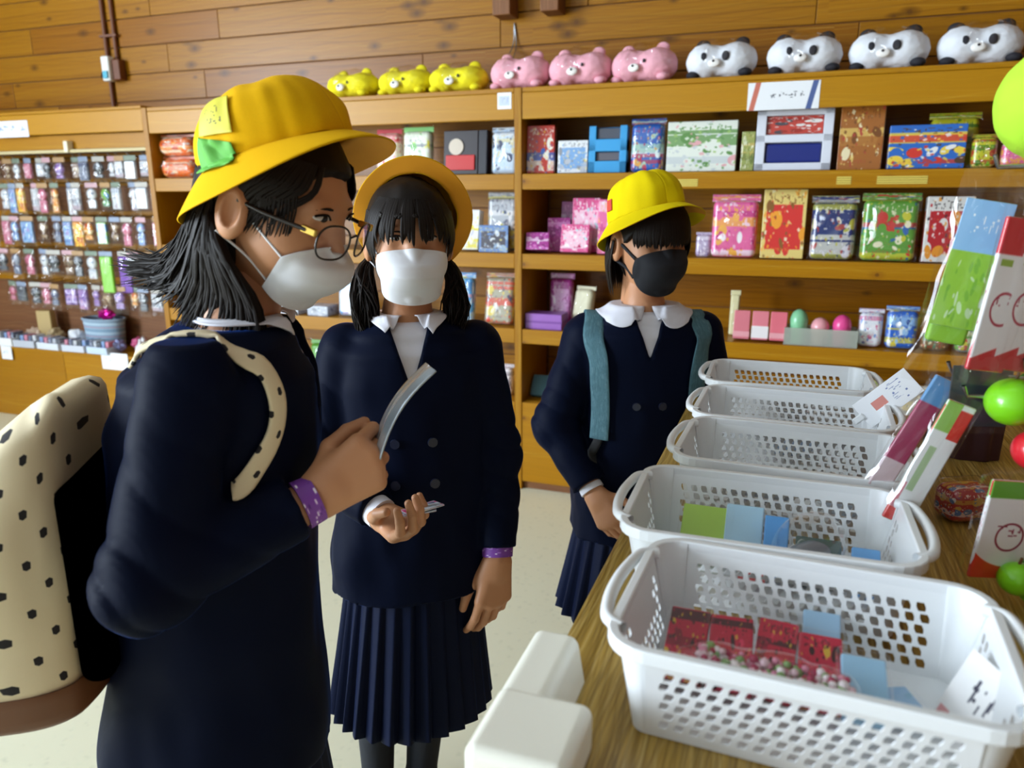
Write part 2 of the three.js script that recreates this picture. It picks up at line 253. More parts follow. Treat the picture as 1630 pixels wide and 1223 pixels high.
// conduits, sensor, beam ends on the wall
{
  const c = thing('wall_conduit', 'pair of brown conduit pipes running up the plank wall', 'pipe', [-3.67, 1.75, ZW]);
  mesh('pipe', new THREE.CylinderGeometry(0.012, 0.012, 1.2, 12).translate(-0.033, 0.6, 0.013), M.pipe, c); mesh('pipe', new THREE.CylinderGeometry(0.012, 0.012, 0.9, 12).translate(0.035, 0.75, 0.013), M.pipe, c);
  mesh('junction_box', RB(0.07, 0.11, 0.05, 0.008).translate(0.045, 0.275, 0.026), M.pipe, c);
  for (const y of [0.45, 0.95]) mesh('clip', bx(-0.06, 0.06, y, y + 0.012, 0, 0.03), M.pipe, c);
  const s = thing('wall_sensor', 'small white sensor box with blue front beside the brown conduit', 'sensor', [-3.665, 1.985, ZW + 0.028]);
  mesh('case', RB(0.055, 0.13, 0.045, 0.008).translate(-0.005, 0.045, 0.022), M.white, s); mesh('lens', RB(0.034, 0.04, 0.014, 0.005).translate(-0.003, 0.012, 0.047), plain('#5fb4cf', 0.2), s);
  mesh('cable', tube([[-0.03, 0.04, 0.02], [-0.06, 0.03, 0.015], [-0.085, 0.005, 0.0]], 0.004, 10, 6), M.black, s);
}
solo('beam_end', woodUV(RB(0.085, 0.9, 0.11, 0.006), 'y'), M.darkwood, 'dark wooden bracket on the wall, the left of the pair', 'bracket', [-1.3, 2.565, ZW + 0.055], null, 'wall brackets');
solo('beam_end', woodUV(RB(0.085, 0.9, 0.11, 0.006), 'y'), M.darkwood, 'dark wooden bracket on the wall, the right of the pair', 'bracket', [-1.078, 2.565, ZW + 0.055], null, 'wall brackets');
solo('wire_hook', merge([tube([[0, 0.2, 0], [-0.005, 0.1, 0.01], [-0.05, -0.02, 0.1]], 0.003, 14, 6), tube([[0, 0.2, 0], [0.012, 0.1, 0.01], [0.008, -0.02, 0.1]], 0.003, 14, 6)]), M.chrome, 'bent wire hook on the wall above the first pink plush', 'hook', [-1.275, 1.9, ZW + 0.006]);

// ------------------------------------------------------------------ shelving
const ZF = -3.13, SH = [0.425, 0.759, 1.092, 1.427], TOP = 1.775;
function shelfUnit(name, label, x0, x1, postL, postR, skip = []) {
  const u = thing(name, label, 'shelf', [(x0 + x1) / 2, 0, ZF]), ox = -(x0 + x1) / 2, P = (n, g, m = M.shelf[0], grain = 'x') => mesh(n, woodUV(g.translate(ox, 0, -ZF), grain, 1, Math.abs(x0)), m, u);
  if (postL) P('side_panel', rbx(x0, x0 + 0.033, 0, TOP, ZW + 0.001, ZF + 0.004), M.shelf[1], 'y');
  if (postR) P('side_panel', rbx(x1 - 0.033, x1, 0, TOP, ZW + 0.001, ZF + 0.004), M.shelf[1], 'y');
  const a = x0 + (postL ? 0.0335 : 0.0005), b = x1 - (postR ? 0.0335 : 0.0005);
  P('base_panel', rbx(a, b, 0.04, SH[0] - 0.001, ZF - 0.02, ZF)); P('plinth', rbx(a, b, 0, 0.0395, ZF - 0.05, ZF - 0.02), M.darkwood);
  SH.forEach((y, i) => { P('shelf_board', rbx(a, b, y - 0.022, y, ZW + 0.002, ZF - 0.0215)); if (i) P('shelf_lip', rbx(a, b, y - 0.062, y + 0.003, ZF - 0.021, ZF)); });
  P('header', rbx(a, b, 1.65, TOP - 0.02, ZF - 0.022, ZF), M.header); P('top_board', rbx(a, b, TOP - 0.0195, TOP, ZW + 0.002, ZF));
  return u;
}
shelfUnit('shelf_unit', 'long honey-wood shelf unit behind the basket table, pandas on top', -1.143, 1.9, true, true);
shelfUnit('shelf_unit', 'honey-wood shelf unit behind the two girls, yellow plush on top', -3.147, -1.1435, true, false);
for (const [x, y, w, k] of [[-0.42, 1.388, 0.088, 0], [0.152, 1.392, 0.05, 1], [0.345, 1.392, 0.165, 2]]) solo('price_strip', RB(w, 0.028, 0.0012, 0.0005, 1), signTex(128, 40, (g) => { g.fillStyle = '#d9c25a'; g.fillRect(0, 0, 128, 40); g.fillStyle = '#8d7426'; for (let i = 0; i < 3; i++) g.fillRect(0, 8 + i * 11, 128, 3); }), ['pale yellow shelf strip just right of the black-masked girl’s hat', 'short pale yellow shelf strip above the navy bag', 'wide pale yellow shelf strip above the green patterned bag'][k], 'shelf label', [x, y, ZF + 0.0008], null, 'yellow shelf strips');
const paper = (seed, fn) => signTex(192, 96, (g) => { g.fillStyle = '#eef0f4'; g.fillRect(0, 0, 192, 96); fn?.(g); });
solo('shelf_sign', RB(0.252, 0.098, 0.0015, 0.0006, 1), paper(1, (g) => { g.fillStyle = '#c9705c'; g.beginPath(); g.moveTo(22, 0); g.lineTo(36, 0); g.lineTo(20, 96); g.lineTo(6, 96); g.fill(); g.fillStyle = '#4c5f95'; g.beginPath(); g.moveTo(172, 0); g.lineTo(186, 0); g.lineTo(170, 96); g.lineTo(156, 96); g.fill(); glyphs(g, 58, 36, 20, 4, '#3b3b46', 4); }), 'white sign with red and blue slanted ends on the header board', 'sign', [-0.084, 1.697, ZF + 0.001]);
solo('shelf_sign', RB(0.062, 0.065, 0.0015, 0.0006, 1), paper(2, (g) => { g.fillStyle = '#c5d0ea'; g.fillRect(20, 20, 150, 56); glyphs(g, 40, 30, 34, 3, '#8794b8', 5); }), 'small white tag on the header below the first pink plush', 'sign', [-1.187, 1.725, ZF + 0.001]);
solo('shelf_sign', RB(0.075, 0.07, 0.0015, 0.0006, 1), paper(3, (g) => { g.strokeStyle = '#2a3f9a'; g.lineWidth = 14; g.beginPath(); g.moveTo(30, 60); g.lineTo(80, 20); g.stroke(); }), 'small white tag with blue stroke beside the yellow hat top', 'sign', [-2.0, 1.703, ZF + 0.001]);

// ------------------------------------------------------------------ the hanging-goods rack on the left
{
  const u = thing('goods_rack', 'honey-wood wall rack with rows of hanging trinkets', 'display rack', [-4.15, 0, ZF]), P = (n, g, m = M.shelf[0], grain = 'x') => mesh(n, woodUV(g.translate(4.15, 0, -ZF), grain, 1, 3.3), m, u);
  P('header', rbx(-5.15, -3.149, 1.665, TOP - 0.005, ZF - 0.022, ZF), M.header); P('top_board', rbx(-5.15, -3.149, TOP - 0.004, TOP + 0.012, ZW + 0.002, ZF));
  P('rail_board', rbx(-5.15, -3.149, 1.585, 1.664, ZF - 0.06, ZF - 0.04)); P('back_panel', rbx(-5.15, -3.149, 0.45, 1.72, ZW + 0.002, ZW + 0.03), M.darkwood);
  P('side_panel', rbx(-5.185, -5.151, 0, TOP, ZW + 0.002, ZF), M.shelf[1], 'y');
  P('base_panel', rbx(-4.05, -3.149, 0, 0.43, ZF - 0.1, ZF - 0.08)); P('base_panel', rbx(-5.15, -4.052, 0, 0.43, ZF - 0.1, ZF - 0.08), M.shelf[1]); P('counter', rbx(-5.15, -3.149, 0.431, 0.452, ZW + 0.002, ZF - 0.07));
  for (const y of [1.57, 1.43, 1.245, 1.055, 0.855]) P('slat', rbx(-5.14, -3.15, y - 0.03, y + 0.012, ZW + 0.031, ZW + 0.045), M.shelf[1]);
  mesh('rail', new THREE.CylinderGeometry(0.009, 0.009, 1.98, 12).rotateZ(Math.PI / 2).translate(0, 1.578, -0.02), plain('#cdbd92', 0.4), u);
  mesh('rail_bracket', RB(0.03, 0.06, 0.04, 0.006).translate(0.45, 1.6, -0.02), plain('#e6dcc0', 0.4), u);
  const pegs = [];
  const ORD = ['first', 'second', 'third', 'fourth', 'fifth', 'sixth', 'seventh', 'eighth', 'ninth', 'tenth', 'eleventh', 'twelfth', 'thirteenth', 'fourteenth', 'fifteenth', 'sixteenth', 'seventeenth'];
  const PALS = [['white', ['#d4d6da', '#a9b2c2', '#b39aa4', '#6a7080']], ['grey and black', ['#5f636c', '#1c1e24', '#a8acb4', '#3c4048']], ['pink and white', ['#c9788f', '#e4d0d6', '#b03c60', '#d8a4b4']], ['pale blue', ['#7fa4cc', '#c8d8e8', '#3f70ac', '#a890c4']], ['brown', ['#6c4a34', '#b09678', '#3c2618', '#c4b090']], ['orange and yellow', ['#d98a2b', '#f2d24c', '#b3441f', '#f7ecd2']], ['silver and navy', ['#868c9c', '#1c2650', '#b8bcc8', '#484f74']], ['lilac', ['#9478b8', '#cfc0dc', '#5c3c90', '#d8a8bc']], ['green and blue', ['#7fb04a', '#3f78c4', '#e9f0da', '#2f5f8f']]];
  const mats = PALS.map(([n, p], i) => [0, 1].map((k) => art(200 + i * 2 + k, p, 'mix')));
  const film = M.film, r = rng(17), N = ['top', 'second', 'third', 'fourth', 'bottom'];
  const rowsY = [1.553, 1.415, 1.23, 1.04, 0.842], rowsH = [0.125, 0.17, 0.165, 0.165, 0.14];
  const bias = [[1, 4, 1, 0, 2, 6, 1, 0, 4, 0], [6, 0, 3, 5, 0, 2, 4, 0, 2, 0, 0], [4, 2, 3, 3, 2, 5, 3, 3, 6, 8], [1, 6, 6, 0, 1, 4, 1, 0, 0], [5, 1, 0, 6, 3, 3, 7, 3, 3, 8]];
  rowsY.forEach((y, k) => {
    let x = -4.55 + k * 0.012, n = 0; const w0 = [0.082, 0.086, 0.09, 0.092, 0.088][k];
    while (x < -3.235) {
      const w = w0 * (0.85 + r() * 0.3), h = rowsH[k] * (0.8 + 0.25 * r()), z = ZF - 0.09 - r() * 0.05; x += w / 2 + 0.006;
      let p = r() < 0.55 ? Math.floor(r() * 9) : bias[k][n % bias[k].length]; if (x > -3.55 && k !== 2 && k !== 4) p = 0;
      const special = k === 3 && (x > -3.72 && x < -3.5), lab = special ? null : PALS[p][0];
      const g = thing('hanging_trinket', `small bagged ${lab ?? 'green'} trinket, ${ORD[n]} from the left in the ${N[k]} hanging row`, 'trinket', [x, y, z], (r() - 0.5) * 0.35, 'trinkets on the wall rack');
      const m = special ? plain(x < -3.62 ? '#7fc41f' : '#6a2b9e', 0.35) : mats[p][n % 2], hh = special ? 0.235 : h;
      if (special) g.userData.label = x < -3.62 ? 'long lime green pouch hanging in the fourth row of the rack' : 'long violet pouch hanging beside the lime green pouch';
      mesh('header_card', RB(w * 0.9, 0.026, 0.0014, 0.0006, 1).translate(0, -0.013, 0), plain(['#b9b4ac', '#b08a5c', '#8f9cb4', '#c9a0a8', '#7c8a7a'][(n * 3 + k) % 5]), g);
      mesh('content', r() < 0.5 || special ? RB(w * 0.82, hh - 0.03, 0.02, 0.008).translate(0, -0.028 - (hh - 0.03) / 2, 0) : joinIndexed([new THREE.SphereGeometry(w * 0.36, 14, 10).scale(1, 1, 0.5).translate(0, -0.03 - w * 0.36, 0), RB(w * 0.6, Math.max(0.02, hh - 0.05 - w * 0.6), 0.016, 0.007).translate(0, -0.034 - w * 0.66 - Math.max(0.02, hh - 0.05 - w * 0.6) / 2, 0)]), m, g);
      mesh('film', pillow(w * 1.02, hh + 0.012, 0.04, n + k * 20).translate(0, -0.014 - hh / 2, 0), film, g);
      pegs.push(tube([[x + 4.15, y + 0.004, ZW + 0.045 - ZF], [x + 4.15, y + 0.004, z - ZF + 0.016], [x + 4.15, y + 0.014, z - ZF + 0.022]], 0.0028, 8, 5));
      x += w / 2; n++;
    }
  });
  for (const g of pegs) mesh('peg_hook', g, M.chrome, u);
  // goods lying on the counter
  const C = 0.452, put = (name, geo, mat, label, cat, x, y, z, ry = 0, rx = 0) => solo(name, geo, mat, label, cat, [x, y, z], [rx, ry, 0], 'goods on the rack counter');
  { const b = thing('storage_basket', 'pale blue striped cloth basket on the rack counter', 'basket', [-3.88, C, -3.38]); const m = std({ roughness: 0.8, map: canvasTex(128, 64, (g) => { g.fillStyle = '#8fa9bd'; g.fillRect(0, 0, 128, 64); for (let i = 0; i < 9; i++) { g.fillStyle = ['#6d8aa3', '#c2d2dd', '#a98fa0'][i % 3]; g.fillRect(0, i * 7, 128, 2.5); } }) });
    mesh('body', new THREE.CylinderGeometry(0.145, 0.13, 0.17, 28, 1, true).scale(1, 1, 0.58).translate(0, 0.087, 0), m, b); mesh('rim', new THREE.TorusGeometry(0.145, 0.008, 8, 30).rotateX(Math.PI / 2).scale(1, 1, 0.58).translate(0, 0.172, 0), m, b); mesh('bottom', new THREE.CylinderGeometry(0.129, 0.129, 0.006, 24).scale(1, 1, 0.58).translate(0, 0.003, 0), m, b); }
  const crumple = (s, w, h, d) => { const g = new THREE.IcosahedronGeometry(1, 3), p = g.attributes.position; for (let i = 0; i < p.count; i++) { const k = 0.8 + 0.35 * noise(p.getX(i) * 2.2 + s, p.getY(i) * 2.2, p.getZ(i) * 2.2); p.setXYZ(i, p.getX(i) * w / 2 * k, p.getY(i) * h / 2 * k, p.getZ(i) * d / 2 * k); } g.computeVertexNormals(); return mergeVertices(g); };
  put('shiny_pouch', crumple(3, 0.14, 0.09, 0.08), phy({ color: '#d81a9a', roughness: 0.12, metalness: 0.6 }), 'shiny magenta foil pouch in the striped cloth basket', 'pouch', -3.86, C + 0.2, -3.38);
  put('gift_bag', RB(0.1, 0.2, 0.05, 0.008), plain('#c2a56a'), 'tan paper bag standing at the back of the counter', 'bag', -4.36, C + 0.1, -3.38, 0.2);
  put('gift_bag', RB(0.12, 0.09, 0.06, 0.02), plain('#f3f3f1'), 'crisp white wrapped parcel behind the striped basket', 'parcel', -4.12, C + 0.045, -3.38, -0.3);
  [[-4.5, 'white tissue-wrapped', '#e9e8ea', 0.15, 0.085], [-4.33, 'grey speckled', '#b9bcc6', 0.17, 0.075], [-4.13, 'silver white', '#d5d9e0', 0.18, 0.07], [-3.93, 'pale grey', '#c9ccd6', 0.17, 0.068], [-3.74, 'ice blue', '#c2d2e6', 0.16, 0.07]].forEach(([x, n, c, w, h], i) => {
    const t = thing('goods_tray', `${n} tray of small packs along the counter edge`, 'tray', [x, C, -3.235], (i % 2 - 0.5) * 0.05, 'trays on the rack counter');
    mesh('tray', merge([rbx(-w / 2, w / 2, 0, 0.006, -0.055, 0.055), rbx(-w / 2, w / 2, 0, h * 0.6, 0.049, 0.055), rbx(-w / 2, w / 2, 0, h * 0.6, -0.055, -0.049), rbx(-w / 2, -w / 2 + 0.005, 0, h * 0.6, -0.055, 0.055), rbx(w / 2 - 0.005, w / 2, 0, h * 0.6, -0.055, 0.055)]), plain(c, 0.4), t);
    for (let k = 0; k < 5; k++) mesh('pack', RB(w / 6.2, h * (0.75 + 0.3 * r()), 0.07, 0.006).translate(-w / 2 + (k + 0.5) * w / 5, h * 0.48 + 0.006, 0), mats[[0, 1, 3, 2, 6][(k + i) % 5]][k % 2], t);
  });
  [[-4.44, 0.02, '#e5c9b0', 'peach'], [-4.26, 0.0, '#b9a177', 'sand coloured'], [-4.05, 0.01, '#e7e9ee', 'white ribbed']].forEach(([x, , c, n], i) => put('fabric_roll', crumple(9 + i, 0.13, 0.11, 0.1), plain(c), `${n} folded cloth bundle on the rack counter`, 'bundle', x, C + 0.05, -3.34, i));
  [[-3.66, '#8b93c9', 'periwinkle'], [-3.57, '#c04a78', 'raspberry'], [-3.48, '#e7e3e6', 'off-white'], [-3.4, '#d9748f', 'rose'], [-3.3, '#474a60', 'slate'], [-3.22, '#c8b2d8', 'mauve']].forEach(([x, c, n], i) => { const g = put('soft_packet', crumple(20 + i, 0.085, 0.08 + 0.03 * (i % 3), 0.09), phy({ color: c, roughness: 0.3, clearcoat: 0.6 }), `${n} glossy packet in the heap at the counter’s end`, 'packet', x, C + 0.046, -3.27 - 0.06 * (i % 2), i); });
  put('price_sign', RB(0.2, 0.1, 0.0015, 0.0006, 1), paper(5, (g) => { glyphs(g, 20, 30, 26, 4, '#b9b6c2', 8); }), 'large white price sheet hanging off the rack counter', 'sign', -3.63, 0.415, ZF - 0.068);
  put('price_sign', RB(0.09, 0.09, 0.0015, 0.0006, 1), paper(6, (g) => { glyphs(g, 30, 30, 30, 3, '#8d93b5', 9); }), 'small white price sheet at the left end of the counter', 'sign', -4.51, 0.41, ZF - 0.068);
  put('rack_sign', RB(0.26, 0.085, 0.0015, 0.0006, 1), paper(7, (g) => { g.fillStyle = '#dfe4f2'; g.fillRect(0, 0, 192, 96); glyphs(g, 24, 26, 34, 4, '#4a5fae', 12); glyphs(g, 20, 66, 12, 8, '#c99a8a', 13); }), 'white sign with blue lettering on the rack header', 'sign', -4.08, 1.7, ZF + 0.001);
  put('navy_cloth', thick(sheet((u, v) => [lerp(-0.06, 0.06, u), -v * 0.46, 0.012 * Math.sin(u * 14) * (0.3 + v)], 24, 10), 0.003), plain('#1b2260', 0.8), 'dark blue cloth hanging at the far left of the rack', 'cloth', -4.61, 1.26, ZF - 0.06);
}

// ------------------------------------------------------------------ goods on the shelves
function goods(kind, label, category, x, y, w, h, mat, o = {}) {
  const d = o.d ?? 0.05, z = o.z ?? -3.21, lean = o.lean ?? -0.09, g = thing(kind, label, category, [x, y + 0.001, z], o.yaw ?? 0, o.group ?? 'goods on the shelves'), t = new THREE.Matrix4().makeRotationX(lean);
  const A = (n, geo, m) => mesh(n, geo.applyMatrix4(t), m, g), lift = Math.abs(Math.sin(lean)) * d / 2;
  if (o.kind === 'case') {
    A('shell', merge([rbx(-w / 2, w / 2, lift, h, -d / 2, -d / 2 + 0.006), rbx(-w / 2, -w / 2 + 0.035, lift, h, -d / 2, d / 2), rbx(w / 2 - 0.035, w / 2, lift, h, -d / 2, d / 2), rbx(-w / 2, w / 2, h - 0.02, h, -d / 2, d / 2), rbx(-w / 2, w / 2, lift, 0.03, -d / 2, d / 2), rbx(-w / 2, w / 2, h * 0.47, h * 0.6, -d / 2, d / 2)]), plain('#dfe3ee', 0.3));
    A('panel', rbx(-w / 2 + 0.036, w / 2 - 0.036, h * 0.61, h - 0.021, -d / 2 + 0.008, d / 2 - 0.014), o.m2); A('pouch', rbx(-w / 2 + 0.036, w / 2 - 0.036, 0.031, h * 0.46, -d / 2 + 0.008, d / 2 - 0.01, 0.01), o.m3);
  } else if (o.kind === 'window') {
    A('frame', merge([rbx(-w / 2, -w / 2 + 0.03, lift, h, -d / 2, d / 2), rbx(w / 2 - 0.03, w / 2, lift, h, -d / 2, d / 2), rbx(-w / 2, w / 2, lift, h * 0.26, -d / 2, d / 2), rbx(-w / 2, w / 2, h * 0.46, h * 0.72, -d / 2, d / 2), rbx(-w / 2, w / 2, lift, h, -d / 2, -d / 2 + 0.004)]), mat); A('content', rbx(-w / 2 + 0.031, w / 2 - 0.031, h * 0.27, h * 0.45, -d / 2 + 0.006, d / 4), plain('#5c5a63')); A('content', rbx(-w / 2 + 0.031, w / 2 - 0.031, h * 0.73, h * 0.96, -d / 2 + 0.006, d / 4), plain('#4a4f5c'));
  } else if (o.kind === 'bag') {
    const b = RB(w * 0.94, h * 0.9, d, d * 0.45, 3).translate(0, h * 0.45 + lift, 0); A('content', b, mat); A('header_card', rbx(-w / 2, w / 2, h * 0.88 + lift, h, -0.001, 0.001, 0.0005), o.m2 ?? mat); A('film', pillow(w * 1.04, h, d * 1.35, x * 31 + y, 12).translate(0, h * 0.5 + lift, 0), M.film);
  } else if (o.kind === 'book') {
    A('cover', rbx(-w / 2, w / 2, lift, h, -d / 2, d / 2, 0.002), mat); A('pages', rbx(-w / 2 + 0.004, w / 2 + 0.001, lift + 0.004, h - 0.004, -d / 2 + 0.003, d / 2 - 0.003, 0.001), plain('#e9dfc4'));
  } else { A('box', rbx(-w / 2, w / 2, lift, h, -d / 2, d / 2, 0.003), mat); if (o.band) A('band', rbx(-w / 2 - 0.0008, w / 2 + 0.0008, h * o.band[1], h * o.band[2], -d / 2 - 0.0008, d / 2 + 0.0008, 0.001), plain(o.band[0], 0.35)); }
  return g;
}
const P = { ry: ['#c23a2c', '#f0c53a', '#e9e6dc', '#3a62b8', '#f5f1e4'], wh: ['#e3e6ea', '#7aa6d8', '#b8bcc6', '#f2e08a', '#8d9098'], bl: ['#3d9ad8', '#cfe3f2', '#c8555a', '#2b6bb0', '#f1f4f6'], br: ['#2c5fb4', '#a9cbb9', '#dfa24a', '#e4eef0', '#b5395a'], wg: ['#e6ebe0', '#9cc06c', '#c8cfd2', '#e3a9ae', '#5f8f4a'], ol: ['#9aa35a', '#d8dcb8', '#6c7a3a', '#efe9c8', '#c9b060'], gd: ['#a7662c', '#e2c26a', '#b5453a', '#f0e2b8', '#7c4a20'], bw: ['#2f6cc4', '#f0f0ee', '#d83c30', '#f2d24a', '#5a3f2c'], yg: ['#c9c62e', '#6fae2f', '#e8e2a4', '#b8452c', '#4a7a24'], pk: ['#e86aa2', '#fbd3e4', '#c93b86', '#f6eef2', '#f2b04e'], mg: ['#b33c9a', '#e9a8e0', '#8f2a7c', '#f5e4f2', '#d972c4'], pb: ['#e0508f', '#f7c6d8', '#bfe0e4', '#c22a68', '#fbeef3'], yl: ['#e8cf7a', '#d8322c', '#f2a02c', '#f6edc8', '#8a5a22'], nv: ['#28366e', '#b9b64a', '#d8d4dc', '#a8443f', '#e4e0cc'], mt: ['#5f9a3c', '#c9c43c', '#c8372f', '#2f62ae', '#e9e2c2'], rw: ['#dcdad6', '#b5232a', '#e0912c', '#f4f2ee', '#3a3236'], bs: ['#e9ecf4', '#4a7fd0', '#d86f9a', '#f2f0f6', '#c4c8da'], bb: ['#2f66c8', '#e8ecf2', '#e2d04a', '#1f3f8e', '#9cc4ea'], bn: ['#7a5a34', '#c8a04e', '#3f7a5a', '#a8442e', '#e0d2aa'], or: ['#e0631e', '#f29a4a', '#c8c2be', '#b8401a', '#f4d8b8'] };
goods('toy_box', 'red and yellow box at the left end of the top right shelf', 'box', -1.05, SH[3], 0.12, 0.2, art(1, P.ry, 'mix'), { yaw: 0.12 });
goods('toy_box', 'short white box with pale blue window on the top shelf', 'box', -0.905, SH[3], 0.13, 0.135, art(2, P.wh, 'panel'));
goods('toy_box', 'bright blue two-window box on the top right shelf', 'box', -0.757, SH[3], 0.16, 0.19, plain('#3a9fdc', 0.3), { kind: 'window' });
goods('toy_bag', 'clear bag with blue and mint round print above the yellow hat', 'bag', -0.595, SH[3], 0.14, 0.215, art(3, P.br, 'mix'), { kind: 'bag' });
goods('card_box', 'wide white and green box on the top right shelf', 'box', -0.378, SH[3], 0.27, 0.195, art(4, P.wg, 'mix'));
goods('card_box', 'narrow olive box wedged beside the white frame case', 'box', -0.2, SH[3], 0.05, 0.15, art(5, P.ol, 'mix'));
goods('display_case', 'white frame case holding a red panel and dark blue pouch', 'case', -0.035, SH[3], 0.275, 0.225, null, { kind: 'case', m2: art(6, ['#c8463a', '#e9e6e2', '#a33028', '#4a4a52', '#f4f2ee'], 'bands'), m3: plain('#1f2c7c', 0.3) });
goods('picture_book', 'tall brown and gold picture book right of the white case', 'book', 0.2, SH[3], 0.15, 0.232, art(7, P.gd, 'mix'), { kind: 'book', d: 0.03 });
goods('toy_box', 'wide blue box with red and yellow print, top right shelf', 'box', 0.42, SH[3], 0.25, 0.156, art(8, P.bw, 'mix'));
goods('toy_bag', 'green and yellow bag behind the wide blue box', 'bag', 0.52, SH[3], 0.17, 0.205, art(9, P.yg, 'mix'), { kind: 'bag', z: -3.31 });
goods('toy_bag', 'yellow-green bag just right of the wide blue box', 'bag', 0.605, SH[3], 0.085, 0.12, art(10, P.yg, 'mix'), { kind: 'bag' });
goods('toy_bag', 'pink bag at the right end of the top shelf', 'bag', 0.705, SH[3], 0.1, 0.1, art(11, P.pk, 'mix'), { kind: 'bag' });
goods('gift_box', 'orchid purple box lying at the front left of the pink goods', 'box', -1.055, SH[2], 0.1, 0.085, art(12, P.mg, 'mix'), { z: -3.19, d: 0.08, lean: -0.25, yaw: 0.2 });
goods('gift_box', 'purple box leaning in the shadow behind the orchid box', 'box', -0.99, SH[2], 0.1, 0.15, art(13, P.mg, 'mix'), { z: -3.29, yaw: 0.2 });
goods('gift_box', 'tall purple box at the back of the pink goods', 'box', -0.955, SH[2], 0.1, 0.22, art(12, P.mg, 'mix'), { z: -3.38 });
goods('gift_box', 'pink box with pale blue motif, lower of two', 'box', -0.885, SH[2], 0.125, 0.125, art(14, P.pb, 'panel'), { z: -3.19, d: 0.06, lean: -0.2 });
goods('gift_box', 'pink box with pale blue motif, upper of two', 'box', -0.86, SH[2], 0.125, 0.235, art(14, P.pb, 'panel'), { z: -3.28, d: 0.06 });
goods('gift_box', 'hot pink box against the yellow hat’s left side', 'box', -0.745, SH[2], 0.095, 0.23, art(15, P.pk, 'mix'), { z: -3.22 });
goods('toy_bag', 'small lilac bag beside the black-masked girl’s face', 'bag', -0.35, SH[2], 0.062, 0.1, art(16, ['#b9a9c8', '#e6dcea', '#8a6f9c', '#f2ecf4'], 'mix'), { kind: 'bag', d: 0.03 });
goods('toy_bag', 'bright pink and magenta bag on the middle right shelf', 'bag', -0.232, SH[2], 0.185, 0.25, art(17, P.pk, 'mix'), { kind: 'bag' });
goods('card_box', 'tall golden box with a red figure-like blotch', 'box', -0.046, SH[2], 0.16, 0.268, art(18, P.yl, 'panel'));
goods('toy_bag', 'navy bag with dull yellow top on the middle right shelf', 'bag', 0.135, SH[2], 0.168, 0.245, art(19, P.nv, 'mix'), { kind: 'bag' });
goods('toy_bag', 'large green bag of many colours, middle right shelf', 'bag', 0.33, SH[2], 0.2, 0.254, art(20, P.mt, 'mix'), { kind: 'bag' });
goods('toy_box', 'white and red box with dark orange window', 'box', 0.525, SH[2], 0.155, 0.24, art(21, P.rw, 'panel'));
goods('gift_box', 'flat violet box lying left of the black-masked girl', 'box', -1.02, SH[1], 0.17, 0.07, plain('#9a62b8', 0.3), { d: 0.1, lean: 0, band: ['#7f479e', 0.4, 0.55] });
goods('toy_bag', 'magenta bag with clear front standing behind the violet box', 'bag', -0.985, SH[1], 0.115, 0.235, art(22, P.mg, 'panel'), { kind: 'bag', z: -3.32 });
goods('toy_bag', 'cream paper bag at the black-masked girl’s collar', 'bag', -0.872, SH[1], 0.1, 0.19, plain('#d8d2b4'), { kind: 'bag', yaw: -0.3, lean: -0.25, z: -3.25 });
goods('paper_flower', 'pale yellow bag by the black-masked girl’s left shoulder', 'bag', -0.215, SH[1], 0.04, 0.19, plain('#e6dfae'), { kind: 'bag', d: 0.02, z: -3.3 });
[['salmon pink box, leftmost of three', -0.175, '#d97a86'], ['pink box with white label, middle of three', -0.103, '#e0808c'], ['pink box, rightmost of three', -0.033, '#e2707f']].forEach(([l, x, c], i) => goods('soap_box', l + ' beside the baskets', 'box', x, SH[1], 0.063, 0.122, plain(c, 0.35), { z: -3.19, d: 0.06, lean: -0.2, band: i === 1 ? ['#f0eaea', 0.1, 0.5] : ['#e8a3ab', 0.12, 0.3] }));
{ // a clear tray of tubs
  const t = thing('clear_tray', 'clear plastic tray holding the green and pink tubs', 'tray', [0.125, SH[1] + 0.001, -3.2]); mesh('tray', merge([rbx(-0.135, 0.135, 0, 0.003, -0.05, 0.05), rbx(-0.135, 0.135, 0, 0.07, 0.047, 0.05), rbx(-0.135, 0.135, 0, 0.07, -0.05, -0.047), rbx(-0.135, -0.132, 0, 0.07, -0.05, 0.05), rbx(0.132, 0.135, 0, 0.07, -0.05, 0.05)]), phy({ color: '#e6ece4', roughness: 0.15, transmission: 0.7, thickness: 0 }), t);
  [['mint green', '#86c89a', 0.042, 0.135], ['light pink', '#eda6ae', 0.122, 0.105], ['hot pink', '#ea4f96', 0.202, 0.12]].forEach(([n, c, x, h]) => { const b = thing('small_tub', `${n} tub with a domed lid in the clear tray`, 'tub', [x, SH[1] + 0.0045, -3.2], 0, 'tubs in the clear tray'); mesh('tub', new THREE.CylinderGeometry(0.034, 0.03, h * 0.62, 20).translate(0, h * 0.31, 0), plain(c, 0.35), b); mesh('lid', new THREE.SphereGeometry(0.035, 20, 10, 0, 7, 0, Math.PI / 2).scale(1, h * 0.38 / 0.035, 1).translate(0, h * 0.62, 0), plain(c, 0.25), b); });
}
goods('toy_bag', 'white and pink striped bag on the lower right shelf', 'bag', 0.305, SH[1], 0.09, 0.15, art(23, P.bs, 'mix'), { kind: 'bag' });
goods('toy_bag', 'glossy blue and white bag on the lower right shelf', 'bag', 0.413, SH[1], 0.115, 0.165, art(24, P.bb, 'mix'), { kind: 'bag' });
goods('toy_bag', 'brown patterned bag right of the glossy blue bag', 'bag', 0.53, SH[1], 0.1, 0.16, art(25, P.bn, 'mix'), { kind: 'bag' });
goods('toy_bag', 'dark green patterned bag at the lower shelf’s right end', 'bag', 0.645, SH[1], 0.1, 0.15, art(26, P.mt, 'mix'), { kind: 'bag' });
